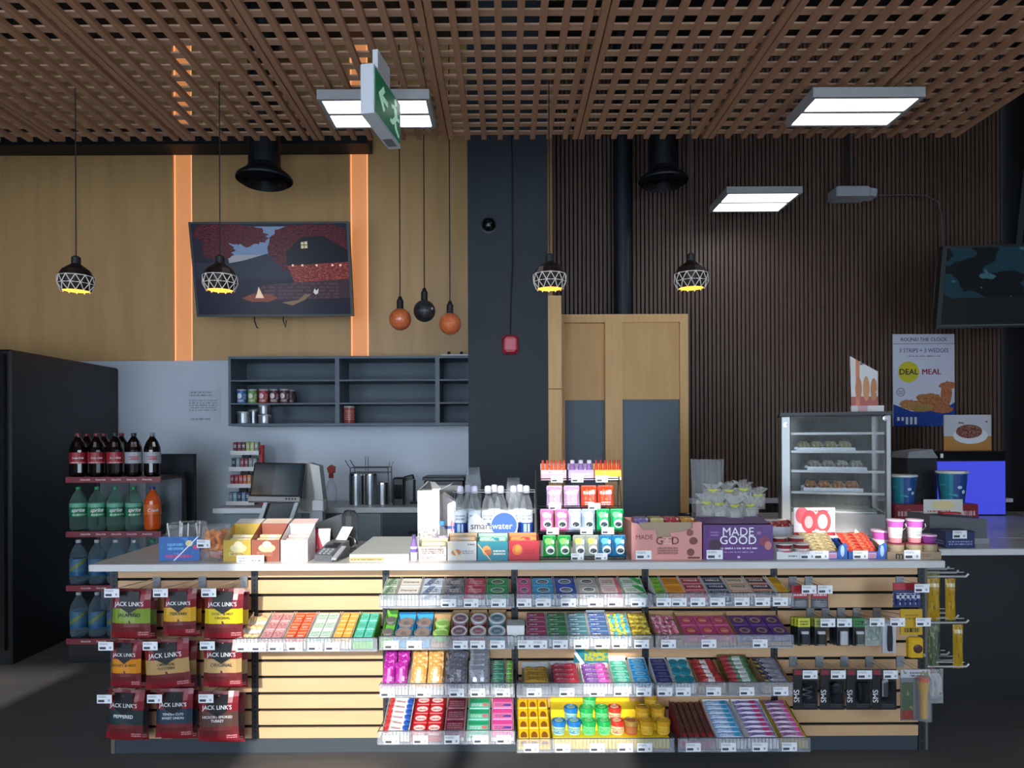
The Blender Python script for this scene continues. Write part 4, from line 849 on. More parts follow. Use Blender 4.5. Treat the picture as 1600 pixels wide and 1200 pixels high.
# gum cups with lids
CUPL = {}
def cup(px, py, d, c, c2, label, grp):
    p = W(px, py, d); r, h = .031, .058
    t = thing('gum_cup', label, 'cup', (p.x, d, p.z-h), 0, grp)
    MB().lathe([(0,0),(r*.86,0),(r*.9,.004),(r*.96,h*.7)], 18).build('cup', P('cup '+c, c2, [('t',.35,.65,.2,.8,3,c),('n',5,.6,c)]), t)
    MB().lathe([(r*1.0,h*.66),(r*1.04,h*.7),(r*1.04,h*.94),(r*.96,h),(r*.8,h),(r*.78,h*.97),(0,h*.97)], 20).build('lid', mat('lid '+c, c, .3, coat=.4), t)
    MB().prism([(r*.6*math.cos(2*PI*k/14), r*.5*math.sin(2*PI*k/14)) for k in range(14)], h*.972, h*.99, ax='z').build('lid_label', P('lid label '+c, c2, [('t',.15,.85,.25,.75,2,c)]), t)
def cups(lst, c, c2, nm, dd=None):
    for i, (px, py, d) in enumerate(lst): cup(px, py, d, c, c2, '%s lidded gum cup, %s' % (nm, CW[len(lst)][i]), nm+' gum cups on the bottom shelf')
CW = {3: ['front left of three', 'front right of three', 'top of three'], 5: ['front left of five', 'front right of five', 'middle left of five', 'middle right of five', 'top of five'], 2: ['in front of the other', 'behind and above the other'], 1: ['half full, beside the red cups']}
def crow(px, row): return px
for nm, c, c2, xs_ in (('blue', '1f74b8', 'a8d0a8', (871, 895, 890)), ('green', '1fa850', '7ce08c', (918, 942, 914, 938, 919)), ('red', 'cc3428', 'e8d0a0', (962, 958)), ('brown glass', '9a7c3c', 'b05038', (984,)), ('golden yellow', 'd8a020', 'e8c048', (1008, 1034, 1002, 1026, 1015))):
    n = len(xs_); L_ = []
    for i, px in enumerate(xs_):
        rowi = 0 if n == 1 else (min(i, 1) if n == 2 else (0 if i < 2 else 1 if (n == 3 or i < 4) else 2))
        d = 2.985+.062*rowi; z = .176+.034*rowi+.001
        L_.append((px, CY+(EYE-(z+.058))*FOC/d-(px-CX)*ROLL, d))
    cups(L_, c, c2, nm)
t = thing('cup_carton', 'yellow stepped carton under the lidded gum cups', 'carton', (wx(858, 3.05), 2.946, .1245))
wq = wx(1037, 3.05)-wx(860, 3.05)
MB().prism([(0,0),(0,.05),(.07,.05),(.07,.084),(.132,.084),(.132,.118),(.225,.118),(.225,0)], 0.004, wq, ax='x').build('steps', P('cup carton yellow', 'e8cc28'), t)
MB().box(.01, wq*.74, .226, .229, 0, .165).build('back_flap', P('cup carton yellow', 'e8cc28'), t); MB().box(wq*.76, wq, .226, .229, 0, .16).build('back_flap', KRAFT, t)

# ------------------------------------------------------------------ peg hooks and what hangs on them
def hook(x, z, length, label, group, tagdx=0.0, tz=0.0, notag=False):
    t = thing('peg_hook', label, 'hook', (x, FD-.001, z), 0, group)
    MB().box(-.018, .018, -.006, 0, -.03, .022).build('back_plate', mat('hook plate', '9a9da0', .45, .3), t)
    MB().tube([(0, -.006, 0), (0, -length, 0), (0, -length-.012, .01)], .0026, 6).build('wire', CHROME, t)
    if not notag:
        MB().tube([(0, -.006, .014), (tagdx, -length-.01, .012+tz)], .0018, 5).build('tag_arm', CHROME, t)
        put('price_tag', TAGMESH, t, (tagdx, -length-.012, -.004+tz))
    return t
RED_P = '86202a'
def jerky(px, py, wpx, hpx, band, flav, label, d, rz=0, front=True, ry=0):
    s_ = FOC/d; w_, h = wpx/s_, hpx/s_; p = W(px, py+hpx, d)
    t = thing('snack_pouch', label, 'pouch', p, 0, 'red snack pouches on the slatwall hooks', rot=(-.05, ry, rz))
    MB().pouch(w_, h, .028, 8, 9).build('pouch', P('jerky '+band+('t' if front else ''), RED_P, [('b',.30,.60,band),('b',.12,.30,'6e2a2c'),('n',4.5,.66,'641a22'),('b',.95,1,'701c24'),('t',.7,.95,.05,.14,2,'d8a0a0')], .3), t)
    if not front: return t
    y_ = -.0155
    MB().prism([(-.25*w_, .95*h), (-.25*w_, .63*h), (0, .5*h), (.25*w_, .63*h), (.25*w_, .95*h)], y_-.003, y_-.001).build('badge', mat('badge black', '1b1a1e', .35), t)
    text("JACK LINK'S", w_*.148, t, (0, y_-.0034, .69*h), INKW, bold=.0006, sx=.9)
    lc = INKW if band in ('27383a', '2a3c4e', '5a4038') else INKD
    for i, s2 in enumerate(flav): text(s2, w_*(.12 if len(flav) == 1 else .085), t, (0, y_-.001, (.465-.08*i+.03*(len(flav)-1))*h), lc, bold=.0003)
    return t
JK = [(203,920,64,76,'7f9a34',["JALAPE\u00d1O"],'lime green banded red snack pouch, left of the upper row'), (279,920,52,72,'d8a428',['TERIYAKI'],'yellow banded red snack pouch, middle of the upper row'), (348,920,62,77,'e0c41c',['SWEET & HOT','ORIGINAL'],'bright yellow banded red snack pouch, right of the upper row'),
      (195,1000,50,73,'d88a1c',['SWEET & HOT'],'orange banded red snack pouch, left of the middle row'), (262,1000,70,74,'b8935c',['ORIGINAL','WESTERN'],'large tan banded red snack pouch, middle of the middle row'), (346,1000,62,72,'c09c68',['ORIGINAL'],'tan banded red snack pouch, right of the middle row'),
      (192,1078,60,76,'27383a',['PEPPERED'],'dark green banded red snack pouch, left of the lower row'), (270,1077,58,75,'2a3c4e',['TENDER CUTS','SWEET ONION'],'navy banded red snack pouch, middle of the lower row'), (340,1081,64,76,'5a4038',['HICKORY SMOKED','TURKEY'],'brown banded red snack pouch, right of the lower row')]
HX = [(-1.718,.798), (-1.506,.798), (-1.296,.798), (-1.745,.567), (-1.552,.567), (-1.303,.567), (-1.752,.337), (-1.534,.337), (-1.31,.337)]
for i, (j_, (hx, hz)) in enumerate(zip(JK, HX)):
    px, py, w_, h_, band, fl, lb = j_; d = 2.995
    jerky(px, py, w_, h_, band, fl, lb, d, rz=(-.06, .04, .0)[i % 3], ry=(0.0,0,0,0,-.07,0,.03,0,-.02)[i])
    jerky(px+9, py+2, w_, h_, band, fl, lb.replace('red snack pouch', 'pouch hanging behind the first'), d+.085, front=False)
    pm_x = wx(px+6, d)
    hook(pm_x, hz+.012, .222, 'chrome peg hook holding the %s' % lb.replace('red snack ', '').replace(', ', ' '), 'peg hooks with price tags', hx-pm_x, .002)

# right hand bay: carded goods
def card(name, px, py, w_, h_, d, front, label, cat, group, thick=.006):
    s_ = FOC/d; w2, h2 = w_/s_, h_/s_; p = W(px, py+h_, d)
    t = thing(name, label, cat, p, 0, group)
    MB().box(-w2/2, w2/2, 0, thick, 0, h2).build('card', front, t)
    return t, w2, h2
HF = [(1237,905,.10,1260,920), (1262,905,.10,1287,921), (1402,905,.16,1439,918)]
def fhook(px, py, tx, ty, nm):
    x = wx(px, FD); z = wz(py, FD, px); dt = 2.99
    return hook(x, z, FD-dt-.012, 'chrome peg hook with price tag holding the '+nm, 'peg hooks with price tags', wx(tx, dt)-x, wz(ty, dt, tx)-z+.004)
for px, py, tx, ty, nm in ((1237,908,1263,921,'red smoking cards'), (1262,908,1288,921,'smaller red smoking cards'), (1404,908,1439,919,'red and navy lighter pack'),
        (1264,956,1292,973,'yellow topped lighters'), (1288,957,1318,973,'second lighter cards'), (1312,957,1369,972,'white lighter cards'), (1337,957,1401,972,'green topped lighter cards'), (1368,957,1441,972,'clear bag of green wire'),
        (1237,1032,1264,1054,'first black blister pack'), (1278,1032,1308,1054,'second black blister pack'), (1317,1032,1349,1054,'third black blister pack'), (1356,1032,1390,1054,'fourth black blister pack'), (1404,1032,1440,1053,'orange torch pack')):
    fhook(px, py, tx, ty, nm)
REDC = P('smoke card', 'a82830', [('b',0,.45,'4a4c50'),('t',.1,.9,.55,.7,1,'f0d8d8'),('t',.1,.9,.1,.35,3,'8c8c90')])
for px, w_, nm in ((1249, 26, 'left of two'), (1280, 26, 'right of two')):
    t, w2, h2 = card('smoking_card', px, 915, w_, 36, 3.03, REDC, 'red and grey hanging card, %s under the counter edge' % nm, 'card', 'red smoking cards')
    MB().bbox(-w2*.3, w2*.3, -.012, -.001, h2*.08, h2*.4, .003).build('clear_blister', PET, t)
t, w2, h2 = card('lighter_pack', 1416, 911, 42, 38, 3.03, P('navy pack', '2a3460', [('b',.72,1,'b03038'),('t',.1,.95,.1,.66,3,'d8dce8')]), 'red topped navy pack hanging at the right end of the counter', 'pack', None)
for k in range(5): MB().lathe([(0,0),(.0065,0),(.0065,.05),(0,.052)], 10, (-w2*.38+k*w2*.19, -.008, h2*.1)).build('lighter', P('lighter navy', '2c3c78', [('b',.6,.9,'d0d4e0')]), t)
def ltr(px, nm, top, body, n=3):
    for k in range(n):
        d = 3.0+.045*k
        t, w2, h2 = card('lighter_card', px-(6*k if k else 0)*.9, 966-1.2*k, 19, 43, d, P('lighter card '+top, '1a1c20', [('b',.68,1,top),('t',.15,.85,.75,.95,2,'30342c')]), '%s, %s' % (nm, ['in front', 'second in line', 'last in line'][k]), 'lighter card', 'carded lighters in the right bay')
        if k == 0: MB().bbox(-w2*.3, w2*.3, -.014, -.0005, h2*.05, h2*.55, .003).build('lighter', P('lighter body '+body, body, [('b',.8,1,'c0c0c4'),('b',0,.05,'c8b890')]), t)
ltr(1255, 'yellow topped card with a navy lighter', 'c8c83c', '20242e'); ltr(1281, 'olive topped card with a black lighter', '9ca04c', '1c1e22')
ltr(1316, 'pale topped card with a white lighter', '8c948c', 'b8bcc0'); ltr(1341, 'green topped card with a grey lighter', '3c8048', '4c5450')
t, w2, h2 = card('wire_bag', 1362, 968, 32, 40, 3.01, P('bag label', '3c6048', [('n',6,.5,'7c9484'),('t',.1,.9,.1,.3,2,'a8c0a8')]), 'clear bag with green coiled wire hanging beside the lighters', 'bag', None)
g = MB(); g.tube([(w2*.3*math.cos(a)*(1-.02*a), -.01-.0008*a, h2*.5+h2*.3*math.sin(a)) for a in [k*.5 for k in range(30)]], .0022, 5); g.build('wire_coil', mat('green wire', '4c7c5c', .4), t); MB().pouch(w2, h2, .03, 4, 4).build('clear_film', BAGCLEAR, t).location = (0, -.008, 0)
t, w2, h2 = card('pen_card', 1388, 970, 21, 50, 2.99, P('pen card', 'b8bac0', [('b',.9,1,'8c9098')]), 'white card with a black utility pen beside the tape measure', 'card', None)
MB().prism([(-.008,.01),(.008,.01),(.010,.06),(.007,.12),(-.007,.12),(-.010,.06)], -.012, -.0005).build('pen', BLACKPL, t)
t, w2, h2 = card('tape_measure', 1423, 952, 34, 40, 3.0, P('tape card', 'c8a01c', [('t',.15,.85,.1,.4,1,'2a2410'),('t',.2,.8,.6,.85,2,'8c7010')]), 'yellow tape measure on a yellow card at the counter right end', 'tape measure', None)
MB().bbox(-.03, .035, -.035, -.0005, -.09, -.005, .008).build('case', mat('tape yellow', 'd8ac1c', .35), t); MB().lathe([(0,.0),(.019,0),(.019,.004),(.012,.006),(0,.006)], 16, M=Matrix.Translation((.006,-.035,-.05)) @ Matrix.Rotation(PI/2,4,'X')).build('hub', mat('tape hub', '4a2420', .4), t)
MB().box(.035, .043, -.03, -.008, -.088, -.075).build('tape_hook', STEEL, t)
for i, (px, nm, c) in enumerate(((1257,'first from left, with a coiled cable','8c9098'), (1299,'second from left, with a car plug','a8acb0'), (1340,'third from left, with two dark leads','3a3e44'), (1380,'fourth from left, with a silver case','b4b6bc'))):
    t, w2, h2 = card('blister_pack', px, 1046, 38, 63, 2.99, P('black blister', '17181b', [('b',.86,1,'34363a'),('r',.05,.35,.87,.98,'8c2c38'),('r',.4,.95,.76,.8,'8c3440'),('t',.4,.9,.06,.16,2,'4a4c50')]), 'black blister pack, '+nm, 'blister pack', 'black blister packs')
    text('SMS', .034, t, (-w2*.36, -.0008, h2*.34), INKW, rot=(PI/2, -PI/2, 0), bold=.001)
    MB().bbox(-w2*.1, w2*.4, -.02, -.0005, h2*.2, h2*.72, .006).build('clear_blister', clear('smoke blister', '3a3d42', .2, .1, 'c0c0c4'), t)
    if i == 0: MB().tube([(.004+.02*math.sin(k*.6), -.008, h2*(.3+.012*k)) for k in range(26)], .003, 6).build('cable', mat('cable pale', c, .4), t)
    elif i == 1: MB().bbox(-.01, .035, -.016, -.001, h2*.45, h2*.62, .004).build('plug', mat('plug dark', '2c2e32', .3), t); MB().box(.0, .02, -.016, -.003, h2*.62, h2*.68).build('plug_tip', CHROME, t)
    elif i == 2:
        for a in (.0, .022): MB().tube([(a, -.008, h2*.25), (a+.003, -.01, h2*.45), (a, -.008, h2*.68)], .0045, 6).build('lead', mat('lead', c, .4), t)
    else: MB().bbox(-.014, .012, -.016, -.001, h2*.35, h2*.78, .006).build('silver_case', mat('silver case', c, .3, .3), t)
t, w2, h2 = card('torch_pack', 1429, 1046, 46, 80, 2.97, P('torch card', '7c7c84', [('b',.84,1,'c0c2c8'),('t',.3,.9,.86,.97,2,'4a4c54'),('r',.02,.42,.2,.75,'4c5c44'),('r',.02,.42,.02,.2,'8c3c34'),('n',6,.62,'8c8c60')]), 'blister card with an orange and yellow torch at the lower right', 'torch', None)
MB().lathe([(0,0),(.015,0),(.015,.11),(.019,.125),(.021,.16),(.021,.175),(0,.176)], 16, (w2*.18, -.019, .02), mis=[0,0,0,0,1,1]).build('torch', [mat('torch yellow', 'c8941c', .35), mat('torch orange', 'd8502c', .35)], t)
MB().bbox(w2*.0, w2*.40, -.042, -.0005, .01, .2, .01).build('clear_blister', clear('torch blister', 'd8dce0', .12), t)
# ------------------------------------------------------------------ on the sales counter, left to right
TZ = SZT + .0004
def at(px, d): return wx(px, d)
def ptag(par, loc, rot=(0,0,0), sc=1.0):
    o = put('price_tag', TAGMESH, par, loc, rot); o.scale = (sc, sc, sc); return o
CLB = clear('clear tub', 'eef2f4', .08, .1)
# lollipop tub
d = 3.15
t = thing('lollipop_tub', 'clear square tub of lollipops with a blue printed front', 'tub', (at(280, d), d, TZ), .06)
MB().bbox(-.094, .094, 0, .17, 0, .115, .008).build('tub', CLB, t)
MB().box(-.092, .092, -.003, -.0008, .004, .115).build('printed_front', P('blue lolly front', '2c64a8', [('n',5,.62,'3c8cc8'),('t',.15,.8,.12,.34,1,'c83c78'),('t',.2,.6,.45,.8,2,'6cb0e0'),('o',.74,.72,.09,.13,'e0d090'),('o',.9,.56,.07,.1,'c8486c'),('d',-.6,.34,.38,'e8e8f0')]), t)
MB().tube([(.085*math.cos(a)*(1 if abs(math.cos(a))>.0 else 1), .085+.085*math.sin(a), .165) for a in [2*PI*k/20 for k in range(21)]], .005, 6).build('rim', CLB, t)
MB().lathe([(.092,.116),(.088,.165)], 20, (0,.085,0)).build('neck', CLB, t)
q = random.Random(3)
for k in range(9):
    x, y = -.06+.12*q.random(), .03+.11*q.random(); b = Vector((x, y, .03+.03*q.random())); tip = b + Vector((.03*(q.random()-.5)*2, .02*(q.random()-.5), .12))
    o = thing('lollipop', 'wrapped lollipop with a white stick, %s from left in the clear tub' % ORD[k], 'lollipop', (at(280, d), d, TZ), .06, 'lollipops in the tub')
    MB().tube([b, tip], .003, 6).build('stick', INKW, o); MB().lathe([(.017*math.sin(PI*i/8), -.017*math.cos(PI*i/8)) for i in range(9)], 10, b).build('candy_head', P('lolly %d' % (k % 4), ['c83c50','3c78c0','e0b040','8c4ca0'][k % 4], [('n',4,.6,'f0f0f0')]), o)
# jar of orange candy
d = 3.2
t = thing('candy_jar', 'clear round jar of orange wrapped candy with a price tag', 'jar', (at(338, d), d, TZ)); r = .068
MB().lathe([(0,.002),(r*.95,.002),(r,.01),(r,.125),(r*.92,.14),(r*.92,.16),(r*.96,.162)], 22).build('jar', CLB, t); ptag(t, (-.03, -r-.004, .085), (0,0,-.1))
q = random.Random(5)
for k in range(26):
    a, rr, lay = 2.4*k, r*.68*math.sqrt((k % 7+.4)/7), k//7
    tag(MB().pouch(.042, .036, .02, 4, 4, zig=.002).build('wrapped_candy', P('orange wrap %d' % (lay < 1), 'f08a18' if lay > 0 else 'b8847c', [('n',5,.56,'f6ae48' if lay > 0 else 'd8a8a0'),('t',.2,.8,.3,.7,1,'c85c14')]), None, (at(338,d)+rr*math.cos(a), d+rr*math.sin(a), TZ+.012+.031*lay), (q.random()-.5, q.random()-.5, 3*q.random())), 'orange wrapped candy in the round jar, %s layer, %s in it' % (['bottom', 'second', 'third', 'top'][lay], ORD[k % 7]), 'candy', 'orange candies in the jar')
# three wafer display boxes with cut-down fronts
def wafer(px0, px1, c, c2, c3, lab, d=3.14, flap='f4efe6'):
    a, b = at(px0, d), at(px1, d); w_ = b-a
    t = thing('wafer_box', lab, 'box', (a, d, TZ), 0, 'wafer display boxes'); m = P('wafer '+c, c, [('n',3,.64,c2)]); h = .125
    MB().box(0, w_, 0, .002, 0, .10).build('front', P('wafer front '+c, c, [('o',.55,.62,.3,.2,c3),('r',.2,.75,.26,.44,c2),('o',.55,.78,.16,.16,'f0e2b8'),('t',.25,.75,.3,.42,2,'5c4030')]), t)
    for x in (0, w_-.002): MB().prism([(.002,0),(.002,.10),(.13,h+.035),(.13,0)], x, x+.002, ax='x').build('side', m, t)
    MB().box(0, w_, .128, .13, 0, h+.035).build('back', m, t)
    MB().prism([(.13,h+.03),(.128,h+.034),(.20,h+.05),(.20,h+.046)], 0.002, w_-.002, ax='x').build('flap', P('flap '+flap, flap), t)
    for k in range(3):
        tag(MB().bbox(-w_*.44, w_*.44, 0, .03, 0, .085+.012*k, .004).build('wafer_pack', P('wafer pack '+c3, c3, [('n',5,.56,'f0e6d0'),('t',.2,.8,.4,.7,2,c)]), None, (a+w_/2, d+.012+.036*k, TZ+.003)), 'wafer pack, %s from the front, in the %s' % (ORD[k], lab.split(' wafer')[0]+' box'), 'wafer pack', 'wafer packs on the counter')
    return t
wafer(348, 391, 'c8a43c', 'e0c878', 'e8d8a0', 'yellow wafer display box with a cut-down front', flap='f6f2ea')
wb = wafer(392, 436, '94503c', 'b8785c', 'd8b890', 'brick brown wafer display box with a cut-down front', flap='ecd8c4')
wafer(438, 480, 'd4d6d8', 'eeeef0', 'e8b4b0', 'white and rose wafer display box with a cut-down front', d=3.13, flap='f4d8d4')
t = thing('price_strip', 'pale double price strip standing before the yellow and brown boxes', 'price strip', (at(390, 3.11), 3.112, TZ)); MB().box(-.063, .063, 0, .0015, 0, .034).build('strip', pm('double tag', 'dde4ea', [('t',.05,.4,.5,.85,1,'8a9098'),('t',.55,.9,.15,.5,1,'5a6068'),('t',.08,.3,.12,.4,1,'5a6068')]), t)
t = thing('red_wrapped_bag', 'red and white bag lying on the white wafer box end', 'bag', (at(492, 3.3), 3.3, TZ)); MB().pouch(.15, .13, .05).build('bag', P('red white bag', 'e8e4e4', [('d',.3,.5,.9,'b83c48')]), t)
# card terminal, dark panel and round reader
d = 3.2
t = thing('card_terminal', 'dark grey card terminal with keypad and receipt on the counter', 'card terminal', (at(516, d), d, TZ), -.25)
TM = mat('terminal grey', '5a5c60', .4)
MB().prism([(-.07,0),(.1,0),(.1,.075),(.05,.07),(-.07,.03)], -.045, .045, ax='x').build('body', TM, t)
sm2 = Matrix.Translation((0,-.07,.03)) @ Matrix.Rotation(math.atan2(.04,.12), 4, 'X')
MB().box(-.032, .032, .07, .118, .0005, .003, M=sm2).build('screen', mat('terminal screen', '2b3038', .15), t)
for i in range(3):
    for k in range(3): MB().bbox(-.03+.022*k, -.014+.022*k, .008+.019*i, .022+.019*i, .0005, .005, .002, M=sm2).build('key', mat('key grey', '8c8f94', .4), t)
MB().prism([(.1,.076),(.17,.13),(.172,.128),(.102,.072)], -.028, .028, ax='x').build('receipt', INKW, t)
MB().prism([(-.08,.01),(.0,.045),(.02,.06),(-.075,.02)], .046, .07, ax='x').build('side_cradle', mat('cradle pale', 'a4a6aa', .4), t)
t = thing('terminal_shield', 'dark slanted shield panel beside the card terminal', 'panel', (at(516, 3.5), 3.5, TZ), .2); MB().prism([(-.13,0),(.09,0),(.09,.185),(.02,.165),(-.13,.11)], 0, .012).build('panel', mat('shield dark', '34383c', .3), t); MB().box(-.13,.09,-.03,.05,0,.006).build('foot', mat('shield dark', '34383c', .3), t)
t = thing('barcode_reader', 'rounded black reader with a chrome ring foot beside the card terminal', 'scanner', (at(546, 3.42), 3.42, TZ))
MB().bbox(-.04, .04, -.03, .03, .035, .205, .026).build('head', mat('reader gloss', '3a3f42', .18), t); MB().lathe([(0,0),(.035,0),(.037,.012),(.02,.035),(0,.036)], 18, (.0,-.01,0)).build('foot', mat('foot chrome', '9a9ea0', .2, .8), t)
MB().tube([(.028*math.cos(2*PI*k/20)+.005, -.034, .05+.028*math.sin(2*PI*k/20)) for k in range(21)], .005, 6).build('ring', CHROME, t)
MB().tube([(0,.03,.1),(.02,.1,.06),(-.05,.2,.01),(-.2,.25,.008)], .004, 6).build('cable', BLACKPL, t)
t = thing('raised_board', 'raised white serving board on the counter left of the white carton', 'board', (at(545, 3.13), 3.13, TZ)); MB().bbox(0, .275, 0, .56, 0, .033, .002).build('board', mat('board white', 'd6dcd8', .3), t)
MB().box(.0, .16, -.0015, -.0003, .003, .018).build('edge_strip', P('edge strip', 'b0a068', [('t',.05,.95,.2,.8,1,'7c6c3c')]), t)  # thin yellow-brown strip along the board's front edge
# white carton with open top, second carton, bag
d = 3.4
t = thing('white_carton', 'tall blank white carton with open grey flaps beside the water bottles', 'carton', (at(652, d), d, TZ), 0.0); w_ = at(686, d)-at(652, d); h = wz(766, d)-TZ
MB().box(0, w_, 0, .002, 0, h).box(0, .002, .002, .12, 0, h).box(w_-.002, w_, .002, .12, 0, h).box(0, w_, .12, .122, 0, h).build('body', CARDW, t)
MB().prism([(0,h+.0005),(.035,h+.04),(.075,h+.035),(w_,h+.0005)], .12, .123).build('back_flap', mat('flap grey', '8c8c8e', .7), t); MB().prism([(.0,h+.0005),(.002,h+.0005),(.05,h+.038),(.048,h+.04)], .0, .12).build('side_flap', mat('flap grey', '8c8c8e', .7), t); MB().prism([(w_-.002,h+.0005),(w_,h+.0005),(w_+.06,h+.03),(w_+.058,h+.032)], .0, .12).build('side_flap', mat('flap grey pale', 'b0b0b2', .7), t)
t = thing('second_carton', 'white carton with a slanted top and pink flower print behind the bottles', 'carton', (at(700, 3.62), 3.62, TZ)); z_ = wz(770, 3.62)-TZ
MB().prism([(-.04,0),(.04,0),(.04,z_-.05),(-.03,z_),(-.04,z_-.02)], 0, .1).build('body', P('flower carton', 'f2efee', [('o',.75,.35,.12,.12,'e088b0'),('n',4,.7,'f0c8d8')]), t); MB().box(-.041,.041,-.001,0,z_*.3,z_*.36).build('label_band', P('band blue', '4c68b0'), t)
t = thing('crinkled_bag', 'crinkled clear and white bag before the tall white carton', 'bag', (at(668, 3.3), 3.3, TZ)); MB().pouch(.10, .125, .06, 7, 7, zig=.004).build('bag', P('crinkle bag', 'dcdcd8', [('n',7,.55,'a8a49c'),('n',12,.62,'7c7468')], .25), t)
t = thing('small_water_bottle', 'small clear bottle with blue cap before the white carton', 'bottle', (at(690, 3.29), 3.29, TZ)); MB().lathe([(0,0),(.028,0),(.03,.01),(.03,.1),(.012,.14),(.012,.15)], 14).build('bottle', PET, t); MB().lathe([(.0135,.146),(.0145,.165),(0,.167)], 12).build('cap', mat('cap sky', '4c9ad8', .4), t); MB().lathe([(.0308,.04),(.0308,.09)], 16).build('label', P('small bottle label', 'd8d0e4', [('n',4,.55,'9c78b8')]), t)
# smart water bottles and sign
d = 3.38
CW6 = ['first','second','third','fourth','fifth','sixth']
def water(px, dd, lab):
    t = thing('water_bottle', lab, 'bottle', (at(px, dd), dd, TZ), 0, 'tall clear water bottles'); r = .0315
    MB().lathe([(0,0),(r*.9,0),(r,.008),(r,.215),(r*.85,.245),(r*.5,.275),(.0135,.29),(.0135,.296)], 16).build('bottle', PET, t)
    MB().lathe([(.0145,.292),(.0165,.294),(.0165,.318),(.013,.328),(0,.33)], 12).build('cap', mat('cap pale', 'd4d8ec', .4), t)
    lb = MB().lathe([(r+.0006,.09),(r+.0006,.205)], 18).build('label', P('water label', 'e4ecf4', [('b',0,.5,'2a50a8'),('r',.42,.5,.1,.45,'a8d0e8'),('r',.53,.58,.1,.45,'dce8f4'),('t',.38,.62,.62,.9,2,'7c90a8')]), t)
for i, px in enumerate((719, 741, 762, 782, 802, 822)): water(px, d, 'tall clear water bottle with blue label, %s from left in the front row' % CW6[i])
for i, px in enumerate((731, 772, 812)): water(px, d+.075, 'tall clear water bottle, %s of three in the back row' % CW6[i])
t = thing('bottle_rack', 'clear tray rack around the tall water bottles', 'rack', (at(770, 3.34), 3.34, TZ)); MB().tube([(-.2,0,.09),(-.2,0,.3),(.21,0,.3),(.21,0,.09)], .0022, 5).tube([(-.2,.14,.09),(-.2,.14,.3),(.21,.14,.3),(.21,.14,.09)], .0022, 5).tube([(-.2,0,.0),(-.2,0,.09)], .003, 5).tube([(.21,0,0),(.21,0,.09)], .003, 5).tube([(-.2,.14,.0),(-.2,.14,.09)], .003, 5).tube([(.21,.14,0),(.21,.14,.09)], .003, 5).build('wire_frame', mat('rack clear wire', 'b4bcc0', .3, .4), t); MB().box(-.2,.21,-.001,.0005,.195,.22).build('front_strip', PET, t)
sg = thing('water_sign', 'white oval ended sign with blue disc before the water bottles', 'sign', (at(769, 3.3), 3.3, TZ)); sw = at(808,3.3)-at(732,3.3); z0, z1 = wz(832,3.3)-TZ, wz(801,3.3)-TZ; hm = (z0+z1)/2; rr = (z1-z0)/2
R_ = .062; dx_ = .056; dz_ = z1-R_
arc = [(dx_+(R_+.006)*math.cos(a_), dz_+(R_+.006)*math.sin(a_)) for a_ in [PI*k/20-.35 for k in range(24)]]
arc = [p for p in arc if p[1] >= z0]
MB().prism([(-sw/2,z0)]+[(arc[0][0], z0)]+arc+[(-sw/2+.045*1.0, z1-.008)]+[(-sw/2+.045-.045*math.sin(PI*k/16), z1-.008-.045*(1-math.cos(PI*k/16))) for k in range(1,9)], 0, .004).build('board', CARDW, sg)
dk = [(dx_+R_*math.cos(2*PI*k/36), dz_+R_*math.sin(2*PI*k/36)) for k in range(36)]
MB().prism([(p[0], max(p[1], z0+.001)) for p in dk], -.0012, 0).build('blue_disc', mat('sign blue', '3a68c0', .4), sg)
text('smart', .047, sg, (-.004, -.002, z0+.031), mat('sign grey', '4c5260', .5), bold=.0005, align='RIGHT', sx=.95); text('water', .044, sg, (-.002, -.002, z0+.031), INKW, align='LEFT', sx=.95)
MB().box(-.1,.1,.004,.006,.0,z0+.02).build('stand', PET, sg)
for px, py0, py1, dd, lab, s_ in ((739, 729, 765, 3.64, 'tall stack of clear upturned cups behind the water bottles', 1.0), (802, 745, 768, 3.64, 'shorter stack of clear upturned cups behind the water bottles', .95)):
    z = wz(py0, dd)
    t = thing('cup_stack', lab, 'cups', (at(px, dd), dd, TZ), 0, None); H_ = z-TZ; g = MB()
    for k in range(4): g.lathe([(.046*s_, H_-.1-.02*k), (.034*s_, H_-.004-.02*k), (.0, H_-.004-.02*k)], 18)
    g.build('cups', PET, t)['kind'] = 'stuff'; MB().lathe([(.044*s_, 0), (.044*s_, H_-.16)], 18).build('dispenser_tube', PET, t)
# snack bar boxes
d = 3.14
def barbox(px0, px1, c, lay, inner, lab, h, word=None):
    a, b = at(px0, d)+.001, at(px1, d)-.001; w_ = b-a; t = thing('bar_box', lab, 'box', (a, d, TZ), 0, 'snack bar boxes on the counter'); m = P('barbox '+c, c, [])
    MB().box(0, w_, 0, .002, 0, h).build('front', P('barbox front '+c, c, lay), t)
    for x in (0, w_-.0015): MB().prism([(.002,0),(.002,h),(.1,h+.022),(.1,0)], x, x+.0015, ax='x').build('side', m, t)
    MB().box(0, w_, .1, .102, 0, h+.024).build('back', P('barbox back '+inner, inner), t)
    for k in range(2):
        tag(MB().bbox(-w_*.46, w_*.46, 0, .04, 0, h-.004+.014*k, .006).build('snack_bar', P('snack bar '+inner, inner, [('n',5,.58,c),('t',.2,.8,.4,.8,2,'f0f0e8')]), None, (a+w_/2, d+.006+.046*k, TZ+.002)), 'snack bar, %s from front, in the %s' % (ORD[k], lab), 'snack bar', 'snack bars on the counter')
    return t
SWO = lambda bg: [('o',.3,.52,.14,.26,'e8a050'),('o',.34,.42,.13,.16,'c8642c'),('d',.5,.42,.46,'f0c888'),('t',.52,.92,.3,.6,2,'f0e4d8')]
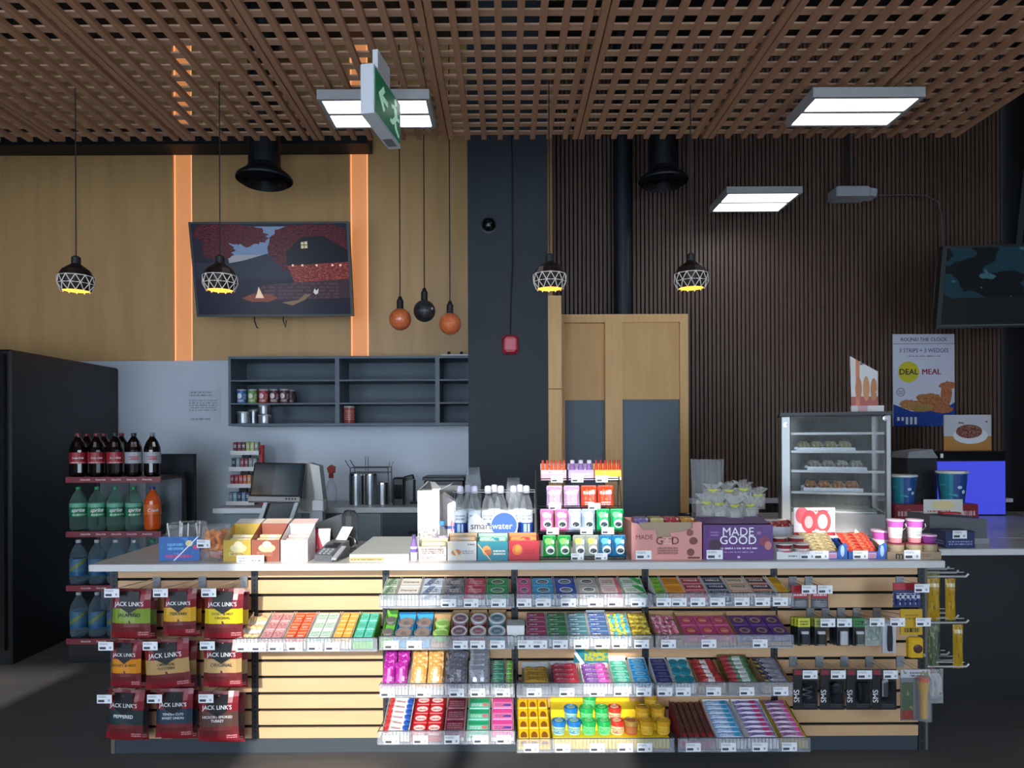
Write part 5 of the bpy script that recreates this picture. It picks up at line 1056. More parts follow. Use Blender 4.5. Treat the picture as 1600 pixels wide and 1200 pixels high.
barbox(653, 697, 'd4ccc4', [('n',7,.6,'a88c80'),('t',.1,.9,.5,.9,3,'7c6c64'),('t',.1,.6,.1,.35,2,'c87870')], 'd8cfa8', 'speckled pale snack bar box', .066)
barbox(698, 744, 'c8c6c2', [('o',.3,.42,.17,.16,'b8743c'),('d',.4,.4,.5,'d8c8a0'),('t',.5,.9,.35,.55,2,'6c6c6c'),('t',.7,.95,.78,.94,1,'4c4c4c')], 'd8b890', 'light grey snack bar box', .09)
barbox(745, 793, '1f8494', SWO('t'), 'a8d8b8', 'teal snack bar box', .088)
barbox(794, 842, 'c02c38', [('o',.28,.55,.17,.28,'e0702c'),('o',.3,.6,.1,.2,'d8a03c'),('t',.5,.85,.35,.6,2,'a01c2c'),('b',.0,.04,'981c28')], 'ec9050', 'red snack bar box', .09)
t = thing('purple_bottle', 'small purple and white squeeze bottle at the left of the snack bar boxes', 'bottle', (at(646, 3.16), 3.16, TZ)); MB().lathe([(0,0),(.016,0),(.017,.06),(.012,.085),(.006,.105),(0,.108)], 12).build('body', P('purple bottle', 'e4dcec', [('b',.6,1,'8c6cb0'),('b',.35,.5,'7c64c0')]), t); MB().lathe([(.008,.1),(.008,.118),(0,.12)], 10).build('cap', P('purple cap','6a5488'), t)

# four tier wire rack of small bottles and pouches
rd = thing('tiered_wire_rack', 'four tier wire rack of bright gum pouches on the counter', 'rack', (at(908, 3.15), 3.15, TZ)); rw2 = .205
TIER = [(0.0, .002), (.06, wz(833,3.21)-TZ), (.12, wz(795,3.27)-TZ), (.18, wz(752,3.33)-TZ)]
g = MB()
for y_, z_ in TIER:
    g.tube([(-rw2,y_,z_+.012),(rw2,y_,z_+.012)], .0022, 5).tube([(-rw2,y_,z_),(rw2,y_,z_)], .0022, 5)
    for k in range(9): g.tube([(-rw2+2*rw2*k/8,y_,z_),(-rw2+2*rw2*k/8,y_+.055,z_)], .0015, 4)
for x in (-rw2, rw2): g.tube([(x,0,0),(x,.0,.02),(x,.2,TIER[3][1]+.05),(x,.24,0)], .003, 6); [g.tube([(x,y_,z_),(x,y_+.06,z_)], .002, 5) for y_, z_ in TIER]
g.build('wire_frame', mat('rack wire dark', '34383c', .35, .5), rd)
for y_, z_, lst in ((0,.002,(-.02,.09)), (.06,TIER[1][1],(-.13,.03,.13)), (.12,TIER[2][1],(-.115,.075)), (.18,TIER[3][1],(-.1,.0,.12))):
    for x in lst: ptag(rd, (x, y_-.004, z_+.01 if y_ else .014), sc=.9)
def gp(tier, px, w_, h_, c, lay, lab, lean=-.12):
    y_, z_ = TIER[tier]; dd = 3.15+y_+.02; s_ = FOC/dd
    o = thing('gum_pouch', lab, 'gum pouch', (at(px, dd), dd, TZ+z_+.004), 0, 'gum pouches on the wire rack', rot=(lean, 0, 0))
    MB().pouch(w_/s_, h_/s_, .034, 6, 6).build('pouch', P('gum pouch '+c, c, lay, .25), o)
    MB().box(-w_/s_*.46, w_/s_*.46, -.002, .002, h_/s_*.995, h_/s_*1.06).build('top_seal', P('gum pouch seal '+c, c), o)
eye = lambda c2: [('o',.55,.36,.33,.2,'f0f0f0'),('o',.55,.33,.26,.11,'2c3c44'),('o',.4,.78,.3,.14,c2),('n',5,.66,c2)]
for px, c, c2, nm in ((858,'2a9c50','8cd870','green pouch, first'), (881,'2a9c50','8cd870','green pouch, second'), (905,'9ca49c','c8d070','grey pouch, third'), (925,'9ca49c','c8d070','grey pouch, fourth'), (946,'2478a8','70c0c8','blue pouch, fifth'), (967,'2478a8','70c0c8','blue pouch, last')):
    gp(0, px, 21, 33, c, eye(c2), nm+' from left on the lowest tier of the wire rack')
for px, c, c2, nm in ((854,'e07cb0','f4c0d8','pink gum pouch, first'), (877,'e07cb0','f4c0d8','pink gum pouch, second'), (898,'b8c4d8','f0f0f4','pale blue gum pouch, third'), (919,'a8bcd8','f0f0f4','pale blue gum pouch, fourth'), (942,'1cb068','8ce0a0','emerald gum pouch, fifth'), (964,'1cb068','8ce0a0','emerald gum pouch, last')):
    gp(1, px, 21, 33, c, eye(c2), nm+' from left on the second tier of the wire rack')
for px, c, c2, nm in ((866,'c0a0c4','e8d0e4','lilac gum pouch, first'), (893,'c0a0c4','e8d0e4','lilac gum pouch, second'), (920,'e0482c','f48850','orange red gum pouch, third'), (946,'e0482c','f48850','orange red gum pouch, last')):
    gp(2, px, 25, 32, c, [('t',.1,.9,.62,.9,1,'f4e4ec'),('n',4,.6,c2),('t',.2,.8,.1,.3,2,'f0f0f0')], nm+' from left on the third tier of the wire rack')
y_, z_ = TIER[3]; dd = 3.15+y_
for px0, px1, c, lay, nm in ((845,885,'e8a8b8',[('b',.62,1,'f0d0d0'),('n',4,.6,'e080b0')],'pink'), (888,928,'b8a4c8',[('t',.1,.9,.2,.8,2,'e8dcf0')],'lilac'), (929,971,'f0b83c',[('b',0,.3,'f4ead0'),('n',4,.62,'f4d890')],'amber')):
    a, b = at(px0, dd), at(px1, dd); t = thing('bottle_carton', nm+' carton of small bottles on the top tier of the wire rack', 'carton', (a, dd+.004, TZ+z_+.004)); MB().box(0, b-a, 0, .001, 0, .05).box(0, b-a, .05, .051, 0, .08).box(0, .001, 0, .05, 0, .05).box(b-a-.001, b-a, 0, .05, 0, .05).box(0, b-a, .001, .05, 0, .002).build('carton', P('bottle carton '+nm, c, lay), t)
    n = {'pink': 6, 'lilac': 3, 'amber': 6}[nm]
    for k in range(n):
        col = {'pink': 'e8622c', 'lilac': '8c68a8', 'amber': 'd83420'}[nm]; x = a+(b-a)*(k+.5)/n; rr = min(.0085, (b-a)/n*.45) if n == 6 else .015
        o = thing('candy_bottle', 'small %s topped candy bottle, %s from left in the %s carton' % ({'pink': 'orange', 'lilac': 'violet', 'amber': 'red'}[nm], ORD[k], nm), 'candy bottle', (x, dd+.024, TZ+z_+.007), 0, 'candy bottles on the wire rack')
        MB().lathe([(0,0),(rr,0),(rr,.06),(rr*.7,.075),(rr*.7,.08)], 10).build('bottle', P('cb '+nm, col, [('b',0,.45,{'pink':'f0a040','lilac':'c8b0d8','amber':'f0902c'}[nm])]), o); MB().lathe([(rr*.75,.078),(rr*.75,.094),(0,.096)], 10).build('cap', P('cb cap '+nm, {'pink':'e0502c','lilac':'e8e0f0','amber':'c82c1c'}[nm]), o)
# the two bulk boxes
d = 3.135
def bulk(px0, px1, py_top, c, lab, front):
    a, b = at(px0, d), at(px1, d); h = wz(py_top, d, (px0+px1)/2)-TZ; w_ = b-a
    t = thing('bulk_box', lab, 'box', (a, d, TZ)); m = P('bulk '+c, c)
    MB().box(0, .003, .003, .2, 0, h).box(w_-.003, w_, .003, .2, 0, h).box(0, w_, .2, .203, 0, h+.0).box(.003, w_-.003, .003, .2, 0, .003).build('body', m, t)
    return t, w_, h
t, w_, h = bulk(986, 1096, 816, 'dc9890', 'pink bulk snack box with a torn open front', None)
PK = P('bulk front pink', 'dc9890', [('r',.36,.66,.14,.34,'c8847c'),('t',.38,.66,.16,.36,3,'8c5c54'),('o',.83,.72,.05,.09,'8c5040'),('o',.88,.5,.06,.1,'7c4438'),('o',.84,.2,.055,.1,'7c4438'),('r',.8,.97,.03,.08,'6c3028')])
MB().prism([(0,0),(w_,0),(w_,h),(w_*.88,h),(w_*.87,h*.84),(w_*.74,h*.76),(w_*.55,h*.72),(w_*.58,h*.54),(w_*.36,h*.58),(w_*.34,h*.8),(w_*.16,h*.8),(w_*.1,h*.96),(0,h)], 0, .003).build('front', PK, t)
MB().box(w_*.12, w_*.88, .012, .014, h*.3, h*.99).build('inner_card', mat('inner card', 'b09880', .8), t)
for s_, x in (('G', .40), ('O', .47), ('O', .54), ('D', .62)): text(s_, .05, t, (w_*x, -.0012, h*.5), mat('brown ink', '7c3c34', .5) if s_ != 'O' else mat('pale ink', 'ecb8a8', .5), bold=.0004)
text('MADE', .03, t, (w_*.18, -.0012, h*.6), mat('brown ink', '7c3c34', .5), bold=.0002); ptag(t, (w_*.17, -.003, .024), sc=1.1)
for k, (c, nm) in enumerate((('8c78c0','violet'), ('d8c878','pale yellow'), ('b82c3c','red'), ('c88c2c','amber'))):
    x = at(1004+24*k, 3.2); tag(MB().bbox(-.033, .033, 0, .09, 0, .178, .004).build('snack_pack', P('snack '+nm, c, [('n',4,.58,'ecd8d0'),('t',.2,.8,.3,.8,2,'f4f0e8')]), None, (x, 3.225, TZ+.004)), nm+' snack pack standing in the torn pink box', 'snack pack', 'snack packs in the pink box')
t, w_, h = bulk(1098, 1207, 820, '5c2c70', 'purple bulk snack box with white letters', None)
MB().box(0, w_, 0, .003, 0, h).build('front', P('bulk front purple', '5e2c78', [('o',.17,.42,.09,.16,'3c2434'),('n',3,.72,'7c3c8c'),('o',.88,.52,.075,.14,'8c3050'),('o',.93,.4,.05,.12,'c87c6c'),('o',.8,.76,.03,.05,'9c5c9c'),('t',.25,.78,.30,.38,1,'d8c8e0'),('t',.3,.72,.2,.25,1,'b89cc8'),('t',.1,.22,.68,.84,2,'9c78b0'),('r',.49,.53,.04,.1,'d8c8e0')]), t)
text('MADE', .055, t, (w_*.5, -.0012, h*.79), INKW, bold=.0004); text('GOOD', .055, t, (w_*.5, -.0012, h*.55), INKW, bold=.0004); ptag(t, (w_*.16, -.003, .024), sc=1.15)
MB().prism([(0,h),(.0,h+.001),(.16,h+.035),(.16,h+.033)], .003, w_-.003, ax='x', M=Matrix.Translation((0,.04,0))).build('top_flap', P('bulk top','6c4a78'), t)
# bundle of bagged treats with yellow ties and the tall clear bag
q = random.Random(11)
d = 3.28
for k, (px, py, s_) in enumerate(((1102,800,.95),(1122,803,1.0),(1146,806,1.0),(1170,804,.95),(1112,778,.85),(1137,780,.9),(1160,778,.9),(1182,786,.85))):
    dd = d+.02*(k % 2)+(.06 if k > 3 else 0); p = W(px, py, dd); zb_ = max(TZ+.148, p.z-.03) if k < 4 else p.z-.03
    t = thing('treat_bag', 'clear treat bag with yellow tie, %s of the %s row on the purple box' % (ORD[k % 4], 'front' if k < 4 else 'back'), 'treat bag', (p.x, dd, zb_), 0, 'clear treat bags')
    MB().pouch(.10*s_, .09*s_, .07, 6, 6).build('bag', BAGCLEAR, t)
    MB().pouch(.075*s_, .06*s_, .045, 5, 5).build('filling', P('bag filling %d' % (k % 2), 'a8a494', [('n',7,.52,'6c7060'),('n',12,.6,'d8d8d0')]), t).location = (0, 0, .006)
    MB().tube([(-.02,-.012,.08*s_),(.0,-.02,.077*s_),(.02,-.012,.08*s_)], .007, 6).build('yellow_tie', mat('tie yellow', 'c8cc3c', .4), t)
    g = MB()
    for i in range(7):
        a = 2*PI*i/7; g.face([(0,0,.07*s_),(.055*math.cos(a),.035*math.sin(a),.115*s_+.02*q.random()),(.055*math.cos(a+.8),.035*math.sin(a+.8),.112*s_+.02*q.random())], 0)
    g.build('gathered_top', BAGCLEAR, t)
t = thing('tall_clear_bag', 'tall empty clear bag standing behind the treat bags', 'bag', (at(1105, 3.45), 3.45, TZ)); MB().pouch(.17, wz(719,3.45)-TZ, .08, 7, 8).build('bag', clear('tall film', 'c8ccd0', .2, .2), t); MB().pouch(.12, .1, .05).build('bag_content', P('bag content','8c8a84',[('n',6,.5,'b0aea8')]), t)
t = thing('dark_bowl', 'small dark bowl beside the oak post behind the pink box', 'bowl', (at(1072, 3.6), 3.6, TZ+.11)); MB().lathe([(.03,0),(.04,.01),(.042,.05),(.038,.05),(.034,.012),(0,.01)], 18).build('bowl', mat('bowl black','1c2024',.2), t); MB().lathe([(0,-.1096),(.05,-.1096),(.05,-.1),(.012,-.09),(.012,0),(.03,.0)], 14).build('pedestal', BLACKPL, t)
t = thing('paper_pile', 'loose pale papers on a dark tray behind the pink box', 'papers', (at(1035, 3.55), 3.55, TZ)); MB().box(-.09,.1,0,.14,0,.1).build('tray', mat('tray dark','2c2e30',.5), t)
for k in range(3): MB().box(-.08+.015*k,.08+.01*k,.0,.13,.1005+.007*k,.106+.007*k, M=Matrix.Rotation(.06*k,4,'Z')).build('sheet', P('paper sheet','c0bcb4'), t)

# white tray carton with red bags, red and white sign, spread cups, dipping trays
d = 3.36
t = thing('open_white_box', 'low open white box with red treats between purple box and sign', 'box', (at(1217, d), d, TZ+.0)); MB().prism([(-.085,0),(.085,0),(.10,.12),(-.12,.12)], 0, .0025).build('front', P('open box white','c8ccd0'), t); MB().prism([(-.085,0),(.085,0),(.10,.14),(-.12,.14)], .16, .1625).build('back', CARDW, t); MB().prism([(-.085,0),(-.082,0),(-.117,.12),(-.12,.12)], .003, .16).build('side', CARDW, t); MB().prism([(.082,0),(.085,0),(.10,.12),(.097,.12)], .003, .16).build('side', CARDW, t)
for k in range(3): tag(MB().pouch(.07,.06,.04).build('treat_pack', P('red treat','b83c3c',[('n',4,.55,'e8c8c0')]), None, (at(1207+15*k, d+.08), d+.06+.03*k, TZ+.085), (-.6,0,.3*k)), 'red treat pack, %s from left in the low white box' % ORD[k], 'treat pack', 'red treat packs')
t = thing('treat_sign', 'red and white printed card sign with looping letters behind the dipping trays', 'sign', (at(1272, 3.3), 3.3, TZ)); MB().box(-.1,.1,0,.003,.085,wz(793,3.3,1272)-TZ).build('card', P('treat sign print','e6dcdc',[('o',.2,.72,.16,.3,'d85860'),('o',.38,.5,.2,.4,'c83c44'),('o',.7,.5,.2,.42,'c8484c'),('o',.7,.5,.12,.26,'ecdede'),('o',.36,.48,.1,.22,'e8a8a8'),('b',0,.12,'b83038'),('t',.3,.85,.84,.95,1,'a03840')]), t); MB().box(-.02,.02,.003,.006,0,.2).build('prop', CARDW, t); ptag(t, (.02,-.003,.09))
d = 3.135
def tray(px0, px1, c, lab, d=d, h=.035):
    a, b = at(px0, d), at(px1, d); w_ = b-a; t = thing('low_tray', lab, 'tray', (a, d, TZ), 0, 'low display trays'); m = P('low tray '+c, c)
    MB().box(0,w_,0,.002,0,h).box(0,w_,.14,.142,0,h*2.2).box(.002,w_-.002,.002,.14,0,.002).build('tray', m, t)
    for x in (0, w_-.002): MB().prism([(.002,0),(.002,h),(.14,h*2.2),(.14,0)], x, x+.002, ax='x').build('side', m, t)
    return t, w_
t, w_ = tray(1213, 1271, 'e2e2e0', 'white tray of two rows of hazelnut spread cups'); ptag(t, (w_*.82, -.003, .02), sc=1.05); MB().box(w_*.3,w_*.56,-.001,0,.008,.026).build('tray_print', P('spread tray print','e2e2e0',[('t',.05,.95,.2,.8,1,'3c3c40')]), t)
for j in range(2):
    for i in range(2):
        x, y_, z_ = at(1213, d)+w_*(.26+.48*i), d+.03+.06*j, TZ+.004+.022*j; o = thing('spread_cup', 'hazelnut spread cup, %s %s, in the white tray' % (('front','back')[j], ('left','right')[i]), 'spread cup', (x, y_, z_), 0, 'spread cups')
        lb = MB().lathe([(0,0),(.027,0),(.036,.062)], 20).build('cup', P('spread cup print','ece6e2',[('b',.72,1,'8c2c2c'),('n',3,.7,'d8a8a0'),('o',.5,.12,.07,.12,'3c2018')]), o); MB().lathe([(.036,.061),(.039,.062),(.039,.068),(0,.069)], 20).build('lid', P('spread lid','dcdcd8',[('n',4,.6,'5c4c48')]), o)
        text('nutella', .017, o, (0,-.0345,.034), INKR, rot=(PI/2+.14,0,0), bold=.0004)
for px0, px1, c, nm, lay in ((1264,1323,'9c9468','hazel and gold',[('n',7,.52,'d8cc9c'),('n',14,.6,'a8443c')]), (1325,1385,'c83c34','red',[('n',6,.52,'e88860'),('n',12,.62,'7c1c24')])):
    t, w_ = tray(px0, px1, '2454a0', 'blue tray of %s snack sticks' % nm, d=d-.001*(px0>1300)); ptag(t, (w_*.30,-.003,.02), sc=1.05)
    MB().box(w_*.5,w_*.72,-.001,0,.004,.03).build('tray_print', P('tray print '+nm,'c8a0c0',[('t',.1,.9,.2,.8,2,'a83c5c')]), t); MB().prism([(w_*.74,.0),(w_,.0),(w_,.066),(w_*.93,.075),(w_*.78,.06)], -.0018,-.0002).build('corner_ear', P('tray ear','2a5cac',[('o',.5,.5,.2,.35,'a8c8e8')]), t)
    for k in range(6):
        tag(MB().pouch(w_*.82,.05,.016,6,4,zig=.002).build('snack_sticks', P('sticks '+nm,c,lay), None, (at(px0,d)+w_*.48, d+.012+.02*k, TZ+.012+.012*k), (-.95,0,.06*math.sin(3*k))), '%s snack stick pack, %s from front in its blue tray' % (nm, ORD[k]), 'snack sticks', nm+' snack stick packs')
    MB().prism([(w_*.55,.085),(w_*.97,.05),(w_*.97,.052),(w_*.6,.12)], .143,.145).build('white_liner', CARDW, t)
# dessert cups in a kraft tray
t, w_ = tray(1386, 1470, '9c8468', 'kraft tray of pink lidded dessert cups at the counter right end', d=3.12); text('ml', .05, t, (w_*.24,-.0012,.018), INKD, bold=.0008); ptag(t, (w_*.45,-.003,.022), sc=1.15); MB().box(w_*.62,w_*.8,-.001,0,.01,.03).build('tray_print', P('kraft print','9c8468',[('t',0,1,.1,.9,2,'4c4438')]), t)
def dessert(px, py, d, lab, s_=1.0):
    p = W(px, py, d); o = thing('dessert_cup', lab, 'dessert cup', p, 0, 'pink dessert cups'); MB().lathe([(0,0),(.026*s_,0),(.034*s_,.1*s_)], 20).build('cup', P('dessert print','f0eae8',[('b',0,.22,'e08c94'),('n',4,.62,'e8b0b8'),('b',.72,1,'d868c8'),('t',.4,.6,.3,.6,2,'8cc8b0')]), o); MB().lathe([(.034*s_,.099*s_),(.038*s_,.1*s_),(.038*s_,.107*s_),(0,.109*s_)], 20).build('lid', P('dessert lid','f4d8f0'), o); MB().tube([(.02,-.028,.06*s_),(.037,-.026,.075*s_),(.033,-.028,.09*s_)], .002, 5).build('spoon_loop', INKW, o)
for k, px in enumerate((1394, 1422, 1446)): 
    o = thing('kraft_tub', 'kraft tub standing in the kraft tray, %s from left' % ORD[k], 'tub', (at(px+4, 3.17), 3.17, TZ+.003), 0, 'kraft tubs'); MB().lathe([(0,0),(.033,0),(.037,.066),(0,.067)], 18).build('tub', P('kraft tub print','a89878',[('n',5,.6,'7c7058'),('b',.9,1,'8c3c50')]), o)
for px, lab, z in ((1377,'first from left, before the glass case',.0), (1398,'second from left, on a kraft tub',.071), (1428,'third from left, on a kraft tub',.071)):
    dd = 3.17; o_py = CY+(EYE-(TZ+z+.001))*FOC/dd-(px-CX)*ROLL
    dessert(px, o_py, 3.26 if z == 0 else dd, 'pink lidded dessert cup, '+lab, 1.25 if z == 0 else 1.0)
o = thing('purple_tub', 'purple lidded tub at the right end of the kraft tray', 'tub', (at(1449,3.17), 3.17, TZ+.0715)); MB().lathe([(0,0),(.028,0),(.035,.03),(.037,.03),(.037,.036),(0,.038)], 18).build('tub', P('purple tub','8c3c88',[('b',.8,1,'e8c0e0'),('n',4,.62,'c060b8')]), o)

# ------------------------------------------------------------------ right: glass food case, cups, boxes
d = 4.0
gx0 = at(1220, d); gw = .575; GA = -.35; gpos = lambda x, y: (gx0+x*math.cos(GA)-y*math.sin(GA), d+x*math.sin(GA)+y*math.cos(GA)); gz = wz(650, d, 1300)-TZ; D_ = .5
gc = thing('glass_food_case', 'four shelf glass food case with steel frame at the right', 'display case', (gx0, d, TZ), GA)
SS = mat('case steel', 'a4a6a4', .35, .7)
MB().bbox(0, .055, 0, D_, .0, gz, .006).build('frame_post', SS, gc); MB().bbox(gw-.028, gw, 0, .03, .0, gz, .004).build('frame_post', SS, gc); MB().box(gw-.028, gw, D_-.03, D_, 0, gz).build('frame_post', SS, gc)
MB().box(.056, gw-.029, 0, D_, .0, .125).build('base_panel', mat('case base steel', 'b8b8b8', .25, .8), gc); MB().box(-.004, gw+.004, -.004, D_+.004, gz+.0005, gz+.02).build('roof', mat('case roof', '3c3e3e', .4, .5), gc)
MB().box(.056, gw-.029, .002, .006, .126, gz-.001).build('front_glass', GLASS, gc); MB().box(gw-.012, gw-.006, .031, D_-.031, .126, gz-.001).build('side_glass', GLASS, gc); MB().box(.056, gw-.029, D_-.006, D_-.002, .126, gz-.001).build('back_glass', clear('tinted back glass','5c6864',.3,.05,'a8b4b0'), gc)
for k, z in enumerate((.235, .36, .475, .58)):
    s_ = MB().box(.058, gw-.03, .03, D_-.02, z, z+.005).build('glass_shelf', clear('shelf glass','b8ccc4',.25,.05), gc); MB().box(.058, gw-.03, .024, .029, z-.004, z+.010).build('shelf_rail', SS, s_)
for x, z in ((.028, gz-.05), (gw-.03, gz-.02)): MB().lathe([(0,0),(.014,0),(.014,.006),(0,.007)], 14, M=Matrix.Translation((x,-.0003,z)) @ Matrix.Rotation(PI/2,4,'X')).build('lock', CHROME, gc)
for k, (x, z, c, lab) in enumerate(((.29,.2405,'b8682c','steel tray of golden pastries on the lowest glass shelf'), (.31,.3655,'a09c90','steel tray of wrapped rolls on the second glass shelf'), (.25,.4805,'a8a060','steel tray of wrapped rolls on the third glass shelf'))):
    t = thing('food_tray', lab, 'tray', (*gpos(x, .24), TZ+z), GA); MB().box(-.16,.16,-.12,.12,0,.004).box(-.16,.16,-.12,-.116,.004,.02).box(-.16,.16,.116,.12,.004,.02).build('tray', STEEL, t)
    for i in range(4):
        tag(MB().pouch(.075,.09,.05).build('pastry' if k == 0 else 'wrapped_roll', P('case food %d' % k, c, [('n',6,.55,'e0b070' if k == 0 else 'd8d8d0'),('n',11,.64,'6c3818' if k == 0 else '7c7c74')]), None, (*gpos(x-.115+.076*i, .19), TZ+z+.031), (-PI/2,0,GA)), ('golden pastry' if k == 0 else 'wrapped roll')+', %s from left on the %s glass case tray' % (ORD[i], ('lowest','second','third')[k]), 'pastry' if k == 0 else 'roll', 'food in the glass case')
t = thing('case_base_tray', 'sheet of pale paper on a steel tray at the base of the glass case', 'tray', (*gpos(.31, .22), TZ+.126), GA); MB().box(-.22,.2,-.16,.2,0,.005).build('tray', STEEL, t); MB().box(-.1,.2,-.12,.1,.0055,.008, M=Matrix.Rotation(.2,4,'Z')).build('paper', P('pale green paper','b8c8c0'), t)
sx_, sy_ = gpos(.47, .2); t = thing('snack_sign', 'slanted card sign with golden snacks standing on the glass case', 'sign', (sx_, sy_, TZ+gz+.0205), -.1); sh = wz(556, sy_, 1360)-(TZ+gz+.0205)
MB().prism([(-.075,0.001),(.075,0.001),(.075,sh*.72),(-.082,sh)], 0, .01).build('card', P('snack card','d0cfcc',[('b',0,.28,'a83c2c'),('d',0,.2,.34,'c8703c'),('o',.3,.42,.12,.2,'b8682c'),('o',.58,.42,.12,.22,'c08038'),('o',.85,.4,.12,.2,'b06a2c'),('t',.35,.95,.84,.92,1,'505058'),('n',9,.7,'d8a060')]), t); MB().box(-.085,.10,-.02,-.0005,0.0002,.04).build('base', P('sign base','e0d8d4',[('u',.2,.5,'d8a0a8')]), t)
# big blue cups and red boxes behind
for px, py, dd, lab, s_ in ((1411,786,4.25,'large blue paper cup beside the glass case',1.0), (1487,786,4.3,'large blue paper cup before the glowing blue screen',1.15)):
    p = W(px,py,dd); t = thing('drink_cup', lab, 'cup', (p.x, dd, p.z), 0, None)
    MB().lathe([(0,0),(.058*s_,0),(.074*s_,.165*s_)], 24).build('cup', P('blue cup %d' % px,'1f4c8c',[('u',.25,.42,'2c8c9c'),('n',5,.64,'4cb0b8'),('o',.56,.4,.03,.06,'e0e8f0'),('o',.5,.55,.03,.05,'d0e0f0')]), t); MB().lathe([(.074*s_,.164*s_),(.079*s_,.166*s_),(.078*s_,.178*s_),(0,.18*s_)], 24).build('lid', P('cup lid','e4e2dc'), t)
    b = thing('red_carton', 'low red carton under the blue cup, %s' % ('left' if px < 1450 else 'right'), 'carton', (p.x, dd-.02, TZ)); MB().bbox(-.10,.12,-.05,.16,0,p.z-TZ-.001,.004).build('box', P('red carton','8c2430',[('n',3,.6,'b83c40'),('t',.1,.9,.5,.85,1,'e0c0c0')]), b); MB().box(-.09,.11,-.053,-.0505,.01,.05).build('front_label', P('carton label','d8d0cc',[('t',.1,.9,.2,.8,2,'a0404c')]), b)
t = thing('grey_dispenser', 'grey plastic dispenser box with white card at the right end', 'dispenser', (at(1482,3.55), 3.55, TZ)); MB().prism([(-.1,0),(.2,0),(.2,.13),(-.1,.15)], 0, .2).build('body', mat('dispenser grey','5c5f63',.45), t); MB().box(-.07,.14,.1,.103,.15,.225).build('card', P('dispenser card','ccccc4',[('o',.5,.6,.3,.3,'d8c890'),('t',.1,.7,.1,.3,1,'b84858')]), t); MB().box(-.0,.1,.05,.09,.152,.16).build('utensil', INKR, t); MB().box(-.11,.21,-.004,-.0005,.0,.03).build('front_strip', mat('dispenser strip','8c8f92',.4), t)
t = thing('navy_snack_box', 'navy snack box with a price tag at the far right counter end', 'box', (at(1492,3.42), 3.42, TZ)); MB().bbox(-.05,.1,0,.12,0,.085,.003).build('box', P('navy snack','26305c',[('t',.1,.9,.2,.5,2,'8c98c0')]), t); ptag(t,(.02,-.003,.07),sc=1.1)
t = thing('blue_screen', 'glowing violet blue screen of a drinks machine at the right edge', 'drinks machine', (at(1500,4.75), 4.8, TZ)); MB().bbox(-.16,.36,0,.45,0,.457,.006).build('body', BLACKPL, t); MB().box(-.15,.35,-.004,-.0005,.01,.385).build('lit_front', mat('blue glow','4048c0',.3,emit='4c54e8',es=.6), t); MB().box(-.15,.35,-.006,-.0005,.395,.45).build('dark_header', mat('header dark','101114',.2), t); MB().box(-.11,-.09,-.0075,-.0061,.41,.44).build('header_mark', INKW, t)
t = thing('cup_dispenser', 'smoked clear cup dispenser between the glass case and the blue screen', 'dispenser', (at(1442,4.45), 4.45, TZ)); MB().bbox(-.1,.1,0,.2,0,.42,.01).build('body', clear('smoked acrylic','4c5054',.45,.1,'8c9094'), t); MB().prism([(-.1,.421),(.1,.421),(.06,.48),(-.09,.46)], 0, .2).build('hood', mat('hood grey','8c8e92',.3), t); MB().lathe([(.04,0),(.052,.3)], 16, (0,.1,.02)).build('cups', P('stacked cups','8c98a0',[('b',.3,.34,'5c666c'),('b',.6,.64,'5c666c')]), t)

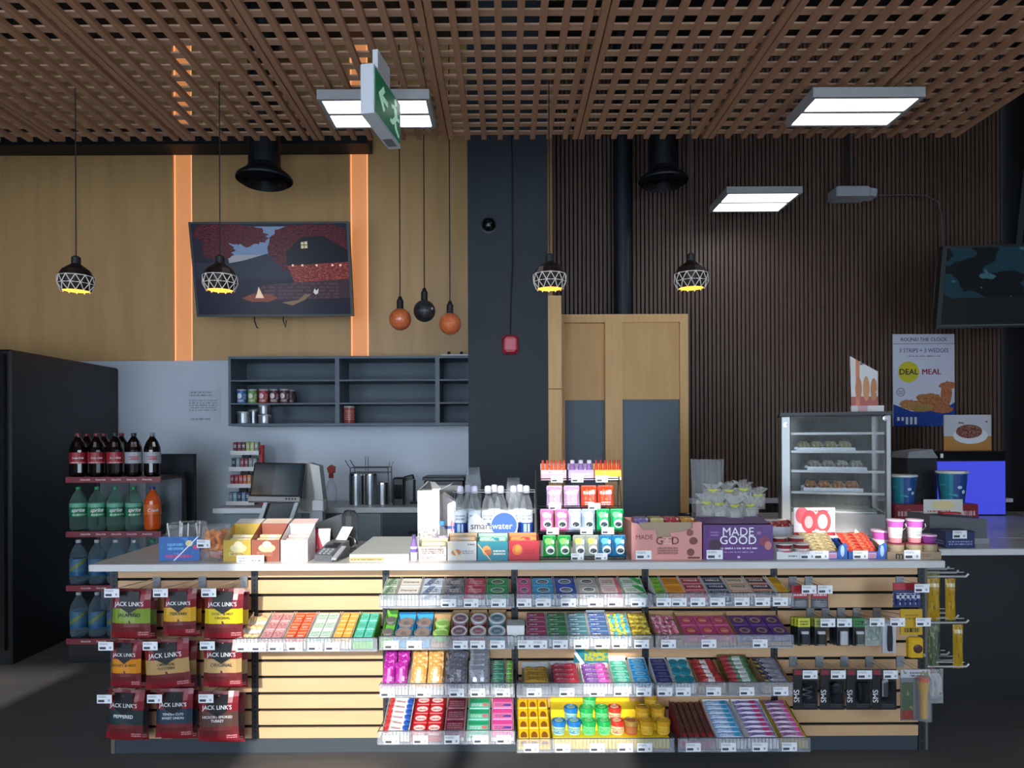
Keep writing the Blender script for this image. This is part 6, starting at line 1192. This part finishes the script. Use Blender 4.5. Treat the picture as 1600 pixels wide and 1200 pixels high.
# ------------------------------------------------------------------ end panel hooks on the right of the counter
ex = XB[6]+.0305
def ehook(y_, z, ln, lab):
    t = thing('end_hook', lab, 'hook', (ex, y_, z), 0, 'chrome hooks on the counter end'); MB().box(0.0,.006,-.018,.018,-.03,.02).build('back_plate', mat('hook plate'), t); MB().tube([(.006,0,0),(ln,0,-.0),(ln+.012,0,.012)], .0046, 6).tube([(.006,0,.022),(ln-.01,0,.02)], .0026, 6).build('wire', mat('bright zinc','e6e6e4',.35,.5), t); return t
YS = [3.24, 3.33, 3.42, 3.51, 3.6]
for r_, (z, nm) in enumerate(((.805,'top'),(.585,'middle'),(.375,'lower'))):
    for k, y_ in enumerate(YS if r_ < 2 else YS[:3]): ehook(y_, z, .215+.012*((k*7) % 3), 'chrome hook on the counter end, %s row, %s from the front' % (nm, ORD[k]))
PY = P('yellow strip pack','b8901c',[('n',5,.6,'8c6c14'),('t',.1,.9,.8,.95,1,'f0e8c0')]); PG = P('olive strip pack','8c8c2c',[('n',5,.6,'a8a84c')]); PC = BAGCLEAR
for k, (x, y_, z, w_, h_, m, lab, nm) in enumerate(((.06,3.24,.80,.06,.20,PY,'yellow strip pack on the top row of the counter end, nearest the wall','strip_pack'), (.14,3.24,.80,.05,.20,PY,'yellow strip pack on the top row of the counter end, front tip','strip_pack'), (.17,3.42,.80,.07,.19,PG,'olive strip pack on the top row of the counter end, deeper in','strip_pack'), (.10,3.51,.80,.06,.2,P('orange strip pack','b8642c',[('n',5,.6,'8c4420')]),'orange strip pack on the top row of the counter end','strip_pack'),
        (.05,3.24,.58,.07,.2,P('green card pack','4c5c44',[('n',6,.55,'7c8c64')]),'green card pack on the middle row of the counter end','card_pack'), (.11,3.33,.58,.08,.2,P('teal card pack','4c6468',[('n',6,.55,'8ca0a0'),('t',.1,.9,.7,.9,1,'c8d0d0')]),'teal card pack on the middle row of the counter end','card_pack'), (.175,3.24,.58,.05,.21,PY,'yellow strip pack on the middle row of the counter end','strip_pack'), (.16,3.51,.58,.09,.13,P('blue tag pack','34506c',[('t',.1,.9,.2,.8,3,'a0b4c4')]),'blue tag pack on the middle row of the counter end','card_pack'),
        (.13,3.42,.37,.1,.10,P('red round pack','8c2430',[('o',.5,.5,.4,.4,'b83844'),('o',.5,.5,.25,.25,'7c1c28')]),'dark red round pack on the lower row of the counter end','round_pack'))):
    o = thing(nm, lab, 'pack', (ex+x, y_, z-h_-.004), 0, 'packs on the counter end'); MB().pouch(w_, h_, .016, 5, 7).build('pack', m, o); MB().box(-w_*.4,w_*.4,-.0012,.0012,h_*.985,h_+.0).build('header', m, o)
o = thing('cable_pack', 'clear pack of white charging cable on the lower row of the counter end', 'cable pack', (ex+.06, 3.24, .2)); g = MB()
for k in range(3): g.tube([(.02*math.cos(a)+.012*k-.01, -.006+.004*k, .09+.05*math.sin(a)) for a in [2*PI*i/16 for i in range(17)]], .006, 6)
g.build('cable', mat('cable white','c4c6c4',.35), o); MB().pouch(.09,.165,.03,5,6).build('clear_film', BAGCLEAR, o)
